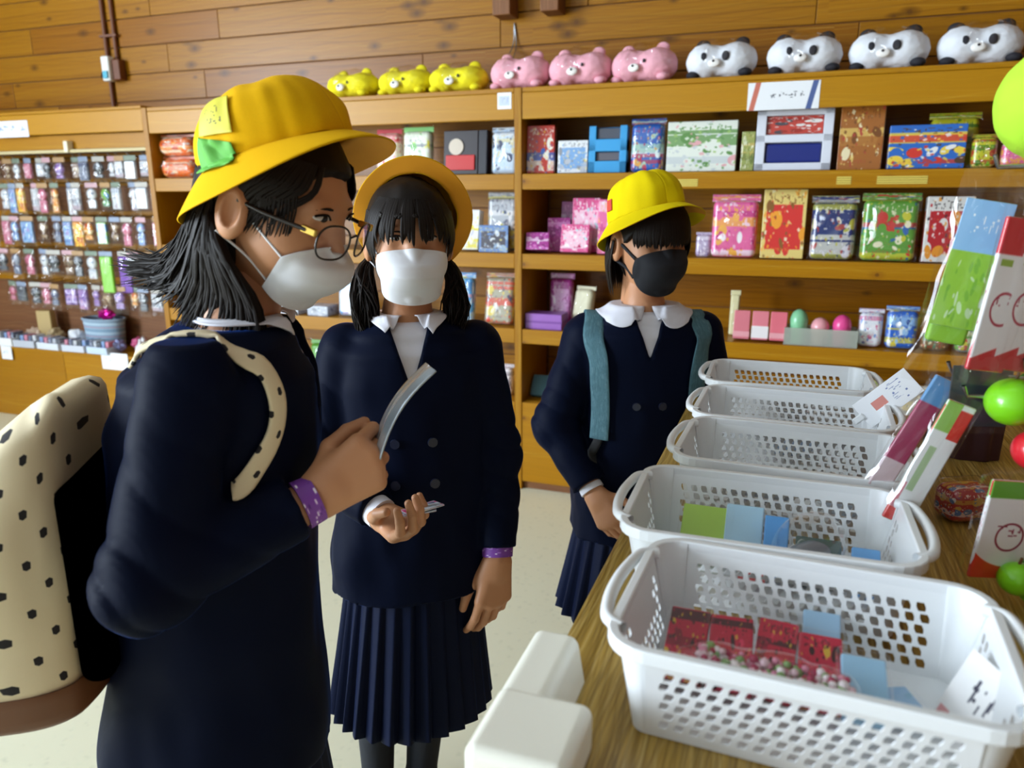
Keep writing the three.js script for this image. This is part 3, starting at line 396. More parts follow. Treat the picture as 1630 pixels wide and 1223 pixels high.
goods('cloth_pouch', 'teal cloth pouch in the bottom shelf corner', 'pouch', -1.04, SH[0], 0.12, 0.11, M.teal, { lean: -0.6, d: 0.03, z: -3.22 });
goods('toy_bag', 'olive bag on the bottom shelf beyond the baskets', 'bag', 0.32, SH[0], 0.14, 0.2, art(27, P.ol, 'mix'), { kind: 'bag' });
goods('toy_bag', 'grey and cream bag on the bottom shelf beyond the baskets', 'bag', 0.47, SH[0], 0.13, 0.19, art(28, ['#a39d94', '#e2dccb', '#6f6a68', '#c9b88e'], 'mix'), { kind: 'bag' });
goods('toy_bag', 'mauve striped bag on the bottom shelf beyond the baskets', 'bag', 0.61, SH[0], 0.12, 0.17, art(29, ['#b59aa8', '#ece4e4', '#7a5868', '#d8c2c8'], 'bands'), { kind: 'bag' });
// the shelf unit behind the two girls
[['orange bag of rings, upper of the two', 1.54, 0.105], ['orange bag of rings, lower of the two', 1.428, 0.11]].forEach(([l, y, h], i) => goods('ring_bag', l + ' left of the spotted rucksack girl’s hat', 'bag', -2.99, y, 0.235, h, art(30 + i, P.or, 'mix'), { kind: 'bag', d: 0.1, lean: 0, z: -3.2 }));
goods('toy_bag', 'dark orange bag in the second compartment behind the hat', 'bag', -2.9, SH[2], 0.12, 0.12, art(32, P.or, 'mix'), { kind: 'bag', z: -3.24 });
goods('toy_bag', 'cream bag with red top above the middle girl’s hat', 'bag', -1.79, SH[3], 0.13, 0.21, art(33, ['#efe6c8', '#c8323a', '#e8a0a4', '#f6f0dc'], 'mix'), { kind: 'bag', m2: plain('#c22c36') });
goods('toy_bag', 'light green and white bag above the middle girl’s hat', 'bag', -1.64, SH[3], 0.15, 0.215, art(34, ['#e3ead6', '#7cc06a', '#e6df5a', '#8c8f96', '#f4f4ee'], 'mix'), { kind: 'bag', m2: plain('#8ccf7a') });
{ const g = goods('toy_box', 'dark box showing a red piece with a pale disc', 'box', -1.42, SH[3], 0.165, 0.19, plain('#2b2226', 0.35)); mesh('red_panel', rbx(-0.07, 0.07, 0.02, 0.085, 0.026, 0.032).applyMatrix4(new THREE.Matrix4().makeRotationX(-0.09)), plain('#c3201d', 0.3), g); mesh('disc', new THREE.CylinderGeometry(0.035, 0.035, 0.006, 24).rotateX(Math.PI / 2).translate(-0.02, 0.12, 0.028).applyMatrix4(new THREE.Matrix4().makeRotationX(-0.09)), plain('#cdbfae', 0.35), g); }
goods('card_box', 'black upright box beside the dark red one', 'box', -1.315, SH[3], 0.04, 0.19, plain('#1c1a24', 0.35));
goods('toy_bag', 'pale blue and navy bag against the shelf post', 'bag', -1.215, SH[3], 0.13, 0.2, art(35, ['#c2d4e8', '#232f58', '#eef0f2', '#8fb0d4', '#d8cfa4'], 'mix'), { kind: 'bag' });
goods('card_box', 'white card with yellow marks behind the middle girl’s hat brim', 'box', -1.385, SH[2], 0.085, 0.185, art(36, ['#e6e6e8', '#e2d02c', '#c9c4d0', '#f2eed8'], 'mix'), { lean: -0.2 });
goods('toy_bag', 'grey and yellow speckled bag by the shelf post', 'bag', -1.245, SH[2], 0.15, 0.262, art(37, ['#b4b8c0', '#dccf3e', '#3c4a6c', '#e6e4e6', '#7a7482'], 'mix'), { kind: 'bag', z: -3.25 });
goods('toy_box', 'blue and dark box in front of the speckled bag', 'box', -1.255, SH[2], 0.14, 0.12, art(38, ['#5f80b8', '#3a3340', '#d2d6da', '#8fa9c8', '#c8c07a'], 'panel'), { z: -3.17, d: 0.03 });
goods('toy_bag', 'sky blue bag behind the middle girl’s shoulder', 'bag', -1.435, SH[1], 0.13, 0.235, art(39, ['#4fa0dc', '#e2d84e', '#d9e8f2', '#e8a8bc', '#3a78b8'], 'mix'), { kind: 'bag' });
goods('toy_bag', 'colourful striped bag low beside the shelf post', 'bag', -1.25, SH[1], 0.15, 0.24, art(40, ['#a8a28c', '#d8503c', '#43405c', '#e0c85a', '#d8d4d0'], 'mix'), { kind: 'bag', lean: -0.2 });
goods('toy_bag', 'pale blue and white bag between the two girls’ masks', 'bag', -2.03, SH[1], 0.15, 0.2, art(41, ['#cfe2f4', '#4f8fd0', '#f4f6f8', '#b8a8d0', '#7ab0e0'], 'mix'), { kind: 'bag' });
goods('card_box', 'flat grey pack lying below the glasses girl’s mask', 'box', -2.2, SH[1], 0.12, 0.05, art(42, ['#aeb2c0', '#6f7488', '#e2e4ea', '#9fb4cc'], 'bands'), { lean: 0, d: 0.1 });
goods('card_box', 'flat pale pack lying further left below the mask', 'box', -2.38, SH[1], 0.13, 0.045, art(43, ['#d9dde4', '#8fa0c0', '#f2f2f4', '#7c7c8c'], 'bands'), { lean: 0, d: 0.1 });
goods('toy_bag', 'green bag low on the shelf between the two girls', 'bag', -2.22, SH[0], 0.15, 0.2, plain('#5a9a34', 0.4), { kind: 'bag' });
goods('toy_bag', 'white, yellow and blue bag low between the two girls', 'bag', -2.08, SH[0], 0.14, 0.16, art(44, ['#d8dcdc', '#d8c23a', '#2f55b0', '#8fb4e4', '#f0eee4'], 'mix'), { kind: 'bag', z: -3.18 });
goods('toy_bag', 'white and pink bag low at the middle girl’s sleeve', 'bag', -1.225, SH[0], 0.09, 0.15, art(45, ['#e9dfe2', '#c99aa6', '#8a828c', '#f6f2f2'], 'bands'), { kind: 'bag' });

// ------------------------------------------------------------------ wrapped plush toys along the top
{
  const fur = { yellow: plain('#f0e21a', 0.9), pink: plain('#f0aebd', 0.9), panda: plain('#e4e7ee', 0.9) };
  const kit = {};
  for (const k of ['yellow', 'pink', 'panda']) {
    const g = new THREE.Group(), w = 0.255, h = k === 'yellow' ? 0.12 : 0.145, dark = plain('#23222a', 0.8);
    const body = (x, y, z) => { let d = smin(ell([-0.065, h * 0.46, 0.01], [0.072, h * 0.46, 0.075])(x, y, z), ell([0.055, h * 0.46, -0.005], [0.075, h * 0.46, 0.08])(x, y, z), 0.05); return d + 0.0025 * noise(x * 60, y * 60, z * 60); };
    mesh('body', nets(body, [-0.15, -0.01, -0.1], [0.15, h + 0.02, 0.1], 0.006), fur[k], g);
    for (const s of [-1, 1]) {
      mesh('ear', new THREE.SphereGeometry(0.024, 14, 10).scale(1.2, 0.9, 0.7).translate(s * 0.075 - 0.005, h * 0.9, -0.01), k === 'panda' ? dark : fur[k], g);
      mesh('eye', new THREE.SphereGeometry(k === 'panda' ? 0.016 : 0.007, 12, 8).scale(0.9, 1.1, 0.5).translate(s * 0.042 - 0.012, h * 0.52, 0.078), dark, g);
      mesh('paw', new THREE.SphereGeometry(0.026, 14, 10).scale(1, 0.6, 1).translate(s * 0.1, 0.016, 0.05), k === 'panda' ? dark : fur[k], g);
    }
    mesh('muzzle', new THREE.SphereGeometry(0.02, 14, 10).scale(1.2, 0.8, 0.5).translate(-0.012, h * 0.36, 0.082), plain('#f4f1ee', 0.8), g); mesh('nose', new THREE.SphereGeometry(0.0045, 10, 8).translate(-0.012, h * 0.4, 0.093), dark, g);
    const sd = k.length, bag = (x, y, z) => { const r = 1 + 0.12 * noise(x * 26 + sd, y * 26, z * 26) + 0.07 * noise(x * 70, y * 70 + sd, z * 70); return Math.max((Math.hypot(x / 0.124, (y - h * 0.5) / (h * 0.55), z / 0.103) - r) * 0.08, -0.002 - y); };
    mesh('clear_bag', nets(bag, [-0.165, -0.012, -0.125], [0.165, h * 1.15, 0.125], 0.007, 3), M.film, g);
    kit[k] = g;
  }
  const list = [['yellow', -1.975, 'leftmost of the three'], ['yellow', -1.7, 'middle of the three'], ['yellow', -1.442, 'rightmost of the three'], ['pink', -1.152, 'leftmost of the three'], ['pink', -0.888, 'middle of the three'], ['pink', -0.624, 'rightmost of the three'], ['panda', -0.322, 'first from the left'], ['panda', -0.02, 'second from the left'], ['panda', 0.268, 'third from the left'], ['panda', 0.556, 'fourth from the left']];
  list.forEach(([k, x, which], i) => { const g = kit[k].clone(); g.name = numbered('plush_toy'); g.position.set(x, TOP + 0.004, -3.25); g.rotation.set(0, -0.25 + 0.05 * ((i * 7) % 5), 0); scene.add(g); tag(g, k === 'panda' ? `white and black panda plush in a clear bag, ${which}` : `${k} animal plush in a clear bag, ${which} ${k} ones`, 'plush toy', 'plush toys on top of the shelves'); });
}
// ------------------------------------------------------------------ the table with the baskets
const TT = 0.90;
{
  const t = thing('display_table', 'oak-coloured display table carrying the white baskets', 'table', [0.2, 0, -1.03]), z0 = -1.7, z1 = -0.36, x0 = -0.192, x1 = 0.62;
  const P = (n, g, grain) => mesh(n, woodUV(g.translate(-0.2, 0, 1.03), grain), M.table, t);
  const top = RB(x1 - x0, 0.032, z1 - z0, 0.006, 2).translate((x0 + x1) / 2, TT - 0.016, (z0 + z1) / 2); P('tabletop', top, 'z');
  for (const x of [x0 + 0.05, x1 - 0.05]) for (const z of [z0 + 0.05, z1 - 0.05]) P('leg', rbx(x - 0.025, x + 0.025, 0, TT - 0.0325, z - 0.025, z + 0.025, 0.004), 'y');
  for (const x of [x0 + 0.05, x1 - 0.05]) P('apron', rbx(x - 0.01, x + 0.01, TT - 0.11, TT - 0.033, z0 + 0.076, z1 - 0.076), 'z');
  for (const z of [z0 + 0.05, z1 - 0.05]) P('apron', rbx(x0 + 0.076, x1 - 0.076, TT - 0.11, TT - 0.033, z - 0.01, z + 0.01), 'x');
}
{
  // one perforated basket, copied five times
  const L = 0.30, D = 0.205, Hb = 0.09, b = 0.018, rc = 0.03, proto = new THREE.Group();
  const rr = (w, d, r) => { const s = []; const c = [[w / 2 - r, d / 2 - r, 0], [-w / 2 + r, d / 2 - r, 90], [-w / 2 + r, -d / 2 + r, 180], [w / 2 - r, -d / 2 + r, 270]]; for (const [x, z, a] of c) for (let i = 0; i <= 6; i++) { const q = rad(a + i * 15); s.push([x + r * Math.cos(q), z + r * Math.sin(q)]); } return s; };
  function wall(len, holes) {   // a flat perforated panel, hinged at its bottom edge, sloping out
    const s = new THREE.Shape(), sl = Math.hypot(Hb, b); s.moveTo(-len / 2, 0); s.lineTo(len / 2, 0); s.lineTo(len / 2, sl); s.lineTo(-len / 2, sl);
    const n = Math.floor((len - 0.012) / 0.0128), rows = 6;
    for (let i = 0; i < n; i++) for (let j = 0; j < rows; j++) { const x = (i - (n - 1) / 2) * 0.0128 + (j % 2 ? 0.002 : -0.002), y = 0.014 + j * 0.0108, p = new THREE.Path(); const w = 0.0042, h = 0.0043; if (holes && holes(x, y)) continue; p.moveTo(x - w, y); p.lineTo(x - w * 0.5, y + h); p.lineTo(x + w, y + h); p.lineTo(x + w, y); p.lineTo(x + w * 0.5, y - h); p.lineTo(x - w, y - h); s.holes.push(p); }
    return new THREE.ExtrudeGeometry(s, { depth: 0.002, bevelEnabled: false }).rotateX(Math.atan2(b, Hb));
  }
  const lw = L - 2 * rc, dw = D - 2 * rc;
  for (const s of [1, -1]) { const g = wall(lw); if (s < 0) g.rotateY(Math.PI); mesh('long_wall', g.translate(0, 0.001, s * (D / 2 - b)), M.basket, proto); }
  for (const s of [1, -1]) mesh('end_wall', wall(dw, (x, y) => y > 0.045 && Math.abs(x) < 0.045).rotateY(s * Math.PI / 2).translate(s * (L / 2 - b), 0.001, 0), M.basket, proto);
  for (const sx of [1, -1]) for (const sz of [1, -1]) mesh('corner', thick(sheet((u, v) => { const a = u * Math.PI / 2, r0 = rc - b + 0.002, r = lerp(Math.max(0.006, r0), rc, v); return [sx * (L / 2 - rc + r * Math.cos(a)), 0.001 + v * Hb, sz * (D / 2 - rc + r * Math.sin(a))]; }, 8, 4), sx * sz > 0 ? -0.002 : 0.002), M.basket, proto);
  { const s = new THREE.Shape(); rr(L - 2 * b + 0.004, D - 2 * b + 0.004, 0.014).forEach(([x, z], i) => (i ? s.lineTo(x, z) : s.moveTo(x, z))); mesh('bottom', new THREE.ExtrudeGeometry(s, { depth: 0.003, bevelEnabled: false }).rotateX(-Math.PI / 2), M.basket, proto); }
  { // folded rim: a rounded flange all round
    const o = rr(L + 0.012, D + 0.012, rc + 0.006), i = rr(L, D, rc), s = new THREE.Shape(); o.forEach(([x, z], k) => (k ? s.lineTo(x, z) : s.moveTo(x, z))); const h = new THREE.Path(); i.forEach(([x, z], k) => (k ? h.lineTo(x, z) : h.moveTo(x, z))); s.holes.push(h);
    mesh('rim', new THREE.ExtrudeGeometry(s, { depth: 0.01, bevelEnabled: true, bevelSize: 0.0015, bevelThickness: 0.0015, bevelSegments: 2 }).rotateX(-Math.PI / 2).translate(0, Hb - 0.008, 0), M.basket, proto);
  }
  for (const s of [1, -1]) {
    const pts = [[L / 2 - 0.004, Hb - 0.002, 0.075], [L / 2 + 0.01, Hb - 0.001, 0.066], [L / 2 + 0.018, Hb - 0.002, 0.037], [L / 2 + 0.0205, Hb - 0.002, 0], [L / 2 + 0.018, Hb - 0.002, -0.037], [L / 2 + 0.01, Hb - 0.001, -0.066], [L / 2 - 0.004, Hb - 0.002, -0.075]].map(([x, y, z]) => V3(s * x, y, z));
    mesh('handle', tube(pts, 0.006, 30, 10), M.basket, proto);
  }
  const spots = [[0.037, -0.64, -0.035, 'nearest white basket, holding red packs and a light blue card'], [-0.005, -0.868, 0.02, 'second white basket from the front, holding blue and green packs'], [0.02, -1.115, -0.03, 'third white basket from the front'], [0.018, -1.34, -0.02, 'fourth white basket from the front'], [0.01, -1.585, 0.02, 'farthest white basket, beside the black-masked girl']];
  spots.forEach(([x, z, a, l]) => { const g = proto.clone(); g.name = numbered('basket'); g.position.set(x, TT + 0.001, z); g.rotation.y = a; scene.add(g); tag(g, l, 'basket', 'white perforated baskets'); });
  const F = TT + 0.006;
  const pack = (label, cat, x, z, w, d, mat, o = {}) => { const g = thing(o.name ?? 'flat_pack', label, cat, [x, o.y ?? F, z], o.yaw ?? 0, 'goods in the baskets'); g.rotation.x = o.tilt ?? 0; g.rotation.z = o.roll ?? 0; mesh('card', RB(w, o.h ?? 0.008, d, 0.002).translate(0, (o.h ?? 0.008) / 2 + 0.002, 0), mat, g); mesh('film', RB(w + 0.008, (o.h ?? 0.008) + 0.006, d + 0.012, 0.005).translate(0, (o.h ?? 0.008) / 2 + 0.003, 0), M.film, g); return g; };
  const red = (k) => art(60 + k, ['#c8163e', '#e23a62', '#8a1030', '#d9b23a', '#3a1a20'], 'mix');
  // nearest basket
  pack('red pack with dark corner at the basket’s left end', 'pack', -0.066, -0.655, 0.038, 0.085, red(0), { tilt: 0.35, y: F + 0.018, h: 0.01 });
  pack('crimson pack with yellow-green spot, second in the front basket', 'pack', -0.025, -0.655, 0.04, 0.085, red(1), { tilt: 0.35, y: F + 0.018, h: 0.01, yaw: 0.05 });
  pack('bright crimson pack in the middle of the front basket', 'pack', 0.014, -0.662, 0.036, 0.085, red(2), { tilt: 0.35, y: F + 0.018, h: 0.01, yaw: -0.06 });
  pack('dark red pack beside the light blue card', 'pack', 0.053, -0.655, 0.038, 0.08, red(3), { tilt: 0.3, y: F + 0.018, h: 0.01 });
  pack('light blue card with a purple mark in the front basket', 'card', 0.086, -0.622, 0.036, 0.068, phy({ roughness: 0.3, map: tile(64, 96, (g) => { g.fillStyle = '#9fcbea'; g.fillRect(0, 0, 64, 96); g.fillStyle = '#8a2a7c'; g.fillRect(26, 68, 16, 14); }) }), { tilt: 0.32, y: F + 0.03 });
  pack('small light blue card poking up behind the dark red pack', 'card', 0.055, -0.71, 0.034, 0.05, plain('#9dc3e2', 0.3), { tilt: 0.5, y: F + 0.024 });
  pack('sky blue packet lying at the basket’s right side', 'packet', 0.122, -0.655, 0.03, 0.045, plain('#8fb8dc', 0.3), { yaw: 0.4 });
  { const g = thing('beaded_bag', 'clear bag of pink and green beads across the red packs', 'bag', [0.012, F + 0.042, -0.598], -0.06, 'goods in the baskets'); g.rotation.x = 0.2; const r = rng(88), by = {};
    for (let i = 0; i < 190; i++) { const c = ['#d98aa4', '#f2e6ea', '#b03a5c', '#86a86a', '#e4c2cc'][Math.floor(r() * 5)]; (by[c] ??= []).push(new THREE.IcosahedronGeometry(0.0024 + r() * 0.0022, 1).translate((r() - 0.5) * 0.125, 0.006 + r() * 0.006, (r() - 0.5) * 0.03)); }
    Object.entries(by).forEach(([c, l]) => { const m = mesh('beads', merge(l), plain(c, 0.2), g); m.userData.kind = 'stuff'; });
    mesh('film', nets((x, y, z) => (Math.hypot(x / 0.075, (y - 0.009) / 0.013, z / 0.024) - 1 - 0.12 * noise(x * 70, y * 70, z * 70)) * 0.012, [-0.09, -0.01, -0.035], [0.09, 0.03, 0.035], 0.003, 6), M.film, g); }
  { const g = thing('price_card', 'white price card leaning in the front basket’s right end', 'card', [0.155, F, -0.615], -1.15); g.rotation.order = 'YXZ'; g.rotation.x = -0.45; mesh('card', RB(0.075, 0.075, 0.0012, 0.0005, 1).translate(0, 0.04, 0), paper(9, (c) => { c.fillStyle = '#f2f2f2'; c.fillRect(0, 0, 192, 96); glyphs(c, 40, 20, 34, 3, '#3a3a4a', 31); c.fillStyle = '#d89a9a'; c.fillRect(10, 70, 30, 14); }), g); }
  // second basket
  pack('lime green card sticking up in the second basket', 'card', -0.075, -0.9, 0.06, 0.07, plain('#a9d04a', 0.3), { tilt: 0.8, y: F + 0.028 });
  pack('pale blue card beside the lime green one', 'card', -0.03, -0.9, 0.045, 0.08, plain('#a9cfe6', 0.3), { tilt: 0.85, y: F + 0.03 });
  pack('strong blue card in the middle of the second basket', 'card', 0.008, -0.885, 0.028, 0.075, plain('#4f9ade', 0.3), { tilt: 0.9, y: F + 0.03 });
  pack('small red card low in the second basket', 'card', -0.015, -0.845, 0.03, 0.04, plain('#c84a4e', 0.3), { tilt: 0.5, y: F + 0.016 });
  pack('dark green packet in the second basket', 'packet', 0.055, -0.87, 0.05, 0.06, plain('#2f4a44', 0.2), { tilt: 0.7, y: F + 0.024 });
  pack('blue packet at the right of the second basket', 'packet', 0.105, -0.86, 0.03, 0.06, plain('#6aa6e0', 0.25), { tilt: 0.7, y: F + 0.024 });
  const bagGeo = (sd, w, h, d) => nets((x, y, z) => (Math.hypot(x / (w / 2), (y - h / 2) / (h / 2), z / (d / 2)) - 1 - 0.16 * noise(x * 40 + sd, y * 40, z * 40)) * h * 0.35, [-w * 0.62, -h * 0.2, -d * 0.62], [w * 0.62, h * 1.2, d * 0.62], 0.005, 4);
  const crumpled = (label, x, z, w, h, d, sd) => { const g = thing('clear_bag', label, 'bag', [x, F, z], sd, 'goods in the baskets'); mesh('content', bagGeo(sd + 5, w * 0.7, h * 0.7, d * 0.7), plain(['#8fa6c4', '#767c86', '#b9c6d8', '#9aa2ac'][sd % 4], 0.3), g); mesh('film', bagGeo(sd, w, h, d).translate(0, 0.004, 0), M.film, g); };
  crumpled('shiny crumpled clear bag heaped in the second basket', 0.045, -0.87, 0.12, 0.075, 0.07, 1);
  crumpled('crumpled bluish clear bag in the third basket', 0.09, -1.1, 0.11, 0.05, 0.08, 2);
  crumpled('crumpled dark clear bag in the third basket', -0.02, -1.1, 0.12, 0.045, 0.08, 3);
  crumpled('crumpled clear bag in the fourth basket', 0.03, -1.34, 0.15, 0.045, 0.08, 4);
  crumpled('crumpled clear bag in the farthest basket', 0.02, -1.585, 0.15, 0.045, 0.08, 5);
  { const g = thing('price_card', 'white price card with red and blue print standing by the far baskets', 'card', [0.172, TT + 0.105, -1.4], -0.25); g.rotation.order = 'YXZ'; g.rotation.z = -0.75; g.rotation.x = -0.2; mesh('card', RB(0.05, 0.105, 0.0014, 0.0005, 1), paper(10, (c) => { glyphs(c, 20, 16, 24, 5, '#6a78a8', 33); c.fillStyle = '#d88a80'; c.fillRect(60, 50, 60, 22); }), g); mesh('clip', RB(0.012, 0.02, 0.01, 0.003).translate(0, -0.058, 0), M.basket, g); }
}
{ // cream plastic block on the near corner
  const g = thing('cream_holder', 'cream plastic stepped holder on the near table corner', 'holder', [-0.165, TT + 0.001, -0.5]);
  const prof = new THREE.Shape(); prof.moveTo(-0.055, 0); prof.lineTo(0.036, 0); prof.lineTo(0.036, 0.05); prof.quadraticCurveTo(0.036, 0.064, 0.02, 0.064); prof.lineTo(-0.022, 0.064); prof.lineTo(-0.026, 0); 
  mesh('front_block', RB(0.082, 0.046, 0.085, 0.010, 4).translate(0.002, 0.023, 0.02), M.cream, g);
  const s = new THREE.Shape(); s.moveTo(-0.0385, 0); s.lineTo(0.006, 0); s.lineTo(0.0, 0.034); s.quadraticCurveTo(-0.002, 0.041, -0.009, 0.041); s.lineTo(-0.03, 0.041); s.quadraticCurveTo(-0.0385, 0.041, -0.0385, 0.033);
  mesh('rear_block', new THREE.ExtrudeGeometry(s, { depth: 0.155, bevelEnabled: true, bevelSize: 0.003, bevelThickness: 0.003, bevelSegments: 3 }).translate(0.003, 0.001, -0.108), M.cream, g);
}
// ------------------------------------------------------------------ hanging goods on a wire stand at the right
{
  const bx0 = 0.42, bz0 = -0.98, st = thing('wire_stand', 'wire stand of hanging goods at the right table end', 'display stand', [bx0, TT + 0.001, bz0]);
  mesh('base', new THREE.CylinderGeometry(0.1, 0.1, 0.012, 28).translate(0, 0.006, 0), M.black, st); mesh('pole', new THREE.CylinderGeometry(0.008, 0.008, 0.75, 12).translate(0, 0.38, 0), M.chrome, st);
  const arm = (x, y, z) => mesh('hook', tube([[0, y - TT, 0], [(x - bx0) * 0.9, y - TT, (z - bz0) * 0.9], [x - bx0, y - TT, z - bz0], [x - bx0 - 0.004, y - TT + 0.012, z - bz0 + 0.003]], 0.0025, 16, 6), M.chrome, st);
  const hang = (label, cat, x, y, z, yaw, build, o = {}) => { const g = thing(o.name ?? 'hanging_pack', label, cat, [x, y, z], yaw, 'goods hanging on the wire stand'); g.rotation.order = 'YXZ'; g.rotation.z = o.swing ?? 0; build(g); return g; };
  const F = (g, w, h, d = 0.02) => mesh('film', pillow(w * 1.06, h * 1.03, d * 1.4, w * 100 + h * 37, 14).translate(0, -h / 2, 0), M.film, g);
  arm(0.27, 1.5, -1.06); arm(0.196, 1.375, -0.965); arm(0.235, 1.36, -0.955); arm(0.265, 1.36, -0.975); arm(0.25, 1.16, -0.95); arm(0.262, 1.07, -0.915);
  // lime green plush at the top right corner
  hang('lime green plush ball hanging at the top right', 'plush toy', 0.252, 1.5, -1.045, 0.3, (g) => {
    mesh('body', nets((x, y, z) => ell([0, -0.055, 0], [0.052, 0.06, 0.048])(x, y, z) + 0.0012 * noise(x * 90, y * 90, z * 90), [-0.06, -0.125, -0.06], [0.06, 0.015, 0.06], 0.003), plain('#b2e336', 0.9), g);
    mesh('stitch', tube([[-0.03, -0.035, 0.034], [-0.027, -0.045, 0.038], [-0.028, -0.054, 0.038]], 0.0018, 8, 6), plain('#2c3316'), g); mesh('felt_tag', RB(0.007, 0.016, 0.002, 0.0008, 1).rotateZ(-0.4).translate(-0.012, -0.052, 0.048), plain('#e08a2a'), g); mesh('loop', tube([[0, 0.0, 0], [0.004, 0.006, 0], [0, 0.009, 0]], 0.0012, 8, 5), M.black, g); mesh('clear_tag', RB(0.03, 0.05, 0.001, 0.0004, 1).rotateZ(-0.3).translate(-0.03, -0.13, 0.02), M.film, g);
  }, { name: 'plush_ball' });
  hang('clear bag with a blue sky and green field header card', 'bag', 0.2, 1.37, -0.965, 0.12, (g) => { mesh('header_card', RB(0.05, 0.14, 0.0015, 0.0006, 1).translate(0, -0.1, 0.004), art(70, ['#8fc2ee', '#93c53a', '#e6f0f6', '#6aa62e', '#dff0ff'], 'sky'), g); mesh('content', RB(0.042, 0.07, 0.01, 0.004).translate(0, -0.155, -0.006), plain('#8cc23a', 0.5), g); F(g, 0.066, 0.235); }, { swing: -0.16 });
  [['leftmost of three', 0.228, -0.945], ['middle of three', 0.252, -0.958], ['rightmost of three', 0.276, -0.971]].forEach(([which, x, z], i) => hang(`white pack with red top and red tip, ${which} side by side`, 'pack', x, 1.345, z, 0.5, (g) => { const m = phy({ roughness: 0.2, clearcoat: 0.6, map: tile(64, 192, (c) => { c.fillStyle = '#ecebee'; c.fillRect(0, 0, 64, 192); c.fillStyle = '#c9303a'; c.fillRect(0, 0, 64, 46); c.beginPath(); c.moveTo(0, 192); c.lineTo(64, 192); c.lineTo(64, 150); c.lineTo(0, 176); c.fill(); c.strokeStyle = '#a8324a'; c.lineWidth = 3; c.beginPath(); c.arc(32, 112, 20, 0, 7); c.stroke(); glyphs(c, 14, 96, 14, 2, '#9a3a50', 40 + i); c.fillStyle = '#8fb04a'; c.fillRect(8, 52, 20, 8); }) }); mesh('sleeve', RB(0.046, 0.165, 0.006, 0.0025).translate(0, -0.105, 0), m, g); F(g, 0.052, 0.2, 0.013); }, { swing: -0.14 }));
  const fruit = (g, c, r) => { mesh('ball', new THREE.SphereGeometry(r, 28, 20).scale(1, 0.95, 1).translate(0, -r, 0), phy({ color: c, roughness: 0.3, clearcoat: 0.4 }), g); mesh('stem', tube([[0, -0.002, 0], [0.002, 0.006, 0]], 0.0016, 6, 6), M.brown, g); mesh('leaf', thick(sheet((u, v) => [0.002 + v * 0.014, 0.001 + 0.004 * Math.sin(v * 3), (u - 0.5) * 0.01 * Math.sin(v * Math.PI)], 4, 6), 0.0006), plain('#3f9a2a'), g); };
  hang('lime green ball charm beside the three white packs, upper one', 'charm', 0.243, 1.15, -0.955, 0, (g) => fruit(g, '#7fd318', 0.028), { name: 'ball_charm' });
  hang('red ball charm just below the upper lime green ball', 'charm', 0.27, 1.095, -0.945, 0, (g) => fruit(g, '#d8202e', 0.024), { name: 'ball_charm' });
  hang('dark clear clip card hanging behind the upper lime ball', 'card', 0.22, 1.16, -1.0, 0.3, (g) => { mesh('card', RB(0.07, 0.075, 0.002, 0.0008, 1).translate(0, -0.045, 0), plain('#3a3f4c', 0.3), g); F(g, 0.08, 0.09, 0.012); });
  hang('large white and red pack with round emblem at the right edge', 'pack', 0.252, 1.06, -0.905, 0.45, (g) => { const m = phy({ roughness: 0.22, clearcoat: 0.6, map: tile(128, 192, (c) => { c.fillStyle = '#eceaec'; c.fillRect(0, 0, 128, 192); c.fillStyle = '#5fae3a'; c.fillRect(0, 0, 70, 34); c.fillStyle = '#c8281e'; c.fillRect(78, 0, 50, 30); c.fillStyle = '#d8301f'; c.beginPath(); c.moveTo(0, 192); c.lineTo(128, 192); c.lineTo(128, 150); c.quadraticCurveTo(50, 186, 0, 140); c.fill(); c.strokeStyle = '#8a2a48'; c.lineWidth = 4; c.beginPath(); c.arc(58, 108, 26, 0, 7); c.stroke(); glyphs(c, 36, 86, 20, 2, '#8a2a48', 51); c.fillStyle = '#b8526a'; for (let i = 0; i < 6; i++) c.fillRect(90 + (i % 2) * 10, 50 + i * 12, 12, 5); }) }); mesh('sleeve', RB(0.078, 0.115, 0.006, 0.0025).translate(0.004, -0.07, 0), m, g); F(g, 0.09, 0.14, 0.014); }, { swing: -0.1 });
  hang('lime green ball charm low at the right edge', 'charm', 0.258, 0.958, -0.892, 0, (g) => fruit(g, '#86dc1a', 0.019), { name: 'ball_charm' });
  hang('lime green ball charm lowest at the right edge', 'charm', 0.282, 0.945, -0.905, 0, (g) => fruit(g, '#74cf18', 0.02), { name: 'ball_charm' });
  // two long packs leaning out over the second basket
  const long = (label, x, y, z, sw, w, h, m) => hang(label, 'pack', x, y, z, 0.2, (g) => { mesh('sleeve', RB(w, h, 0.006, 0.0025).translate(0, -h / 2 - 0.006, 0), m, g); F(g, w + 0.008, h + 0.016, 0.013); }, { swing: sw });
  long('long white and red pack slanting above the second basket', 0.198, 1.12, -0.96, -0.36, 0.034, 0.16, phy({ roughness: 0.2, clearcoat: 0.6, map: tile(48, 192, (c) => { c.fillStyle = '#e9ecec'; c.fillRect(0, 0, 48, 192); c.fillStyle = '#8fbf5a'; c.fillRect(0, 0, 26, 46); c.fillStyle = '#cf3a34'; c.fillRect(26, 10, 22, 44); c.fillRect(0, 170, 48, 22); c.fillStyle = '#a9c49a'; c.fillRect(10, 70, 12, 70); c.fillStyle = '#d88a94'; c.fillRect(0, 130, 8, 40); }) }));
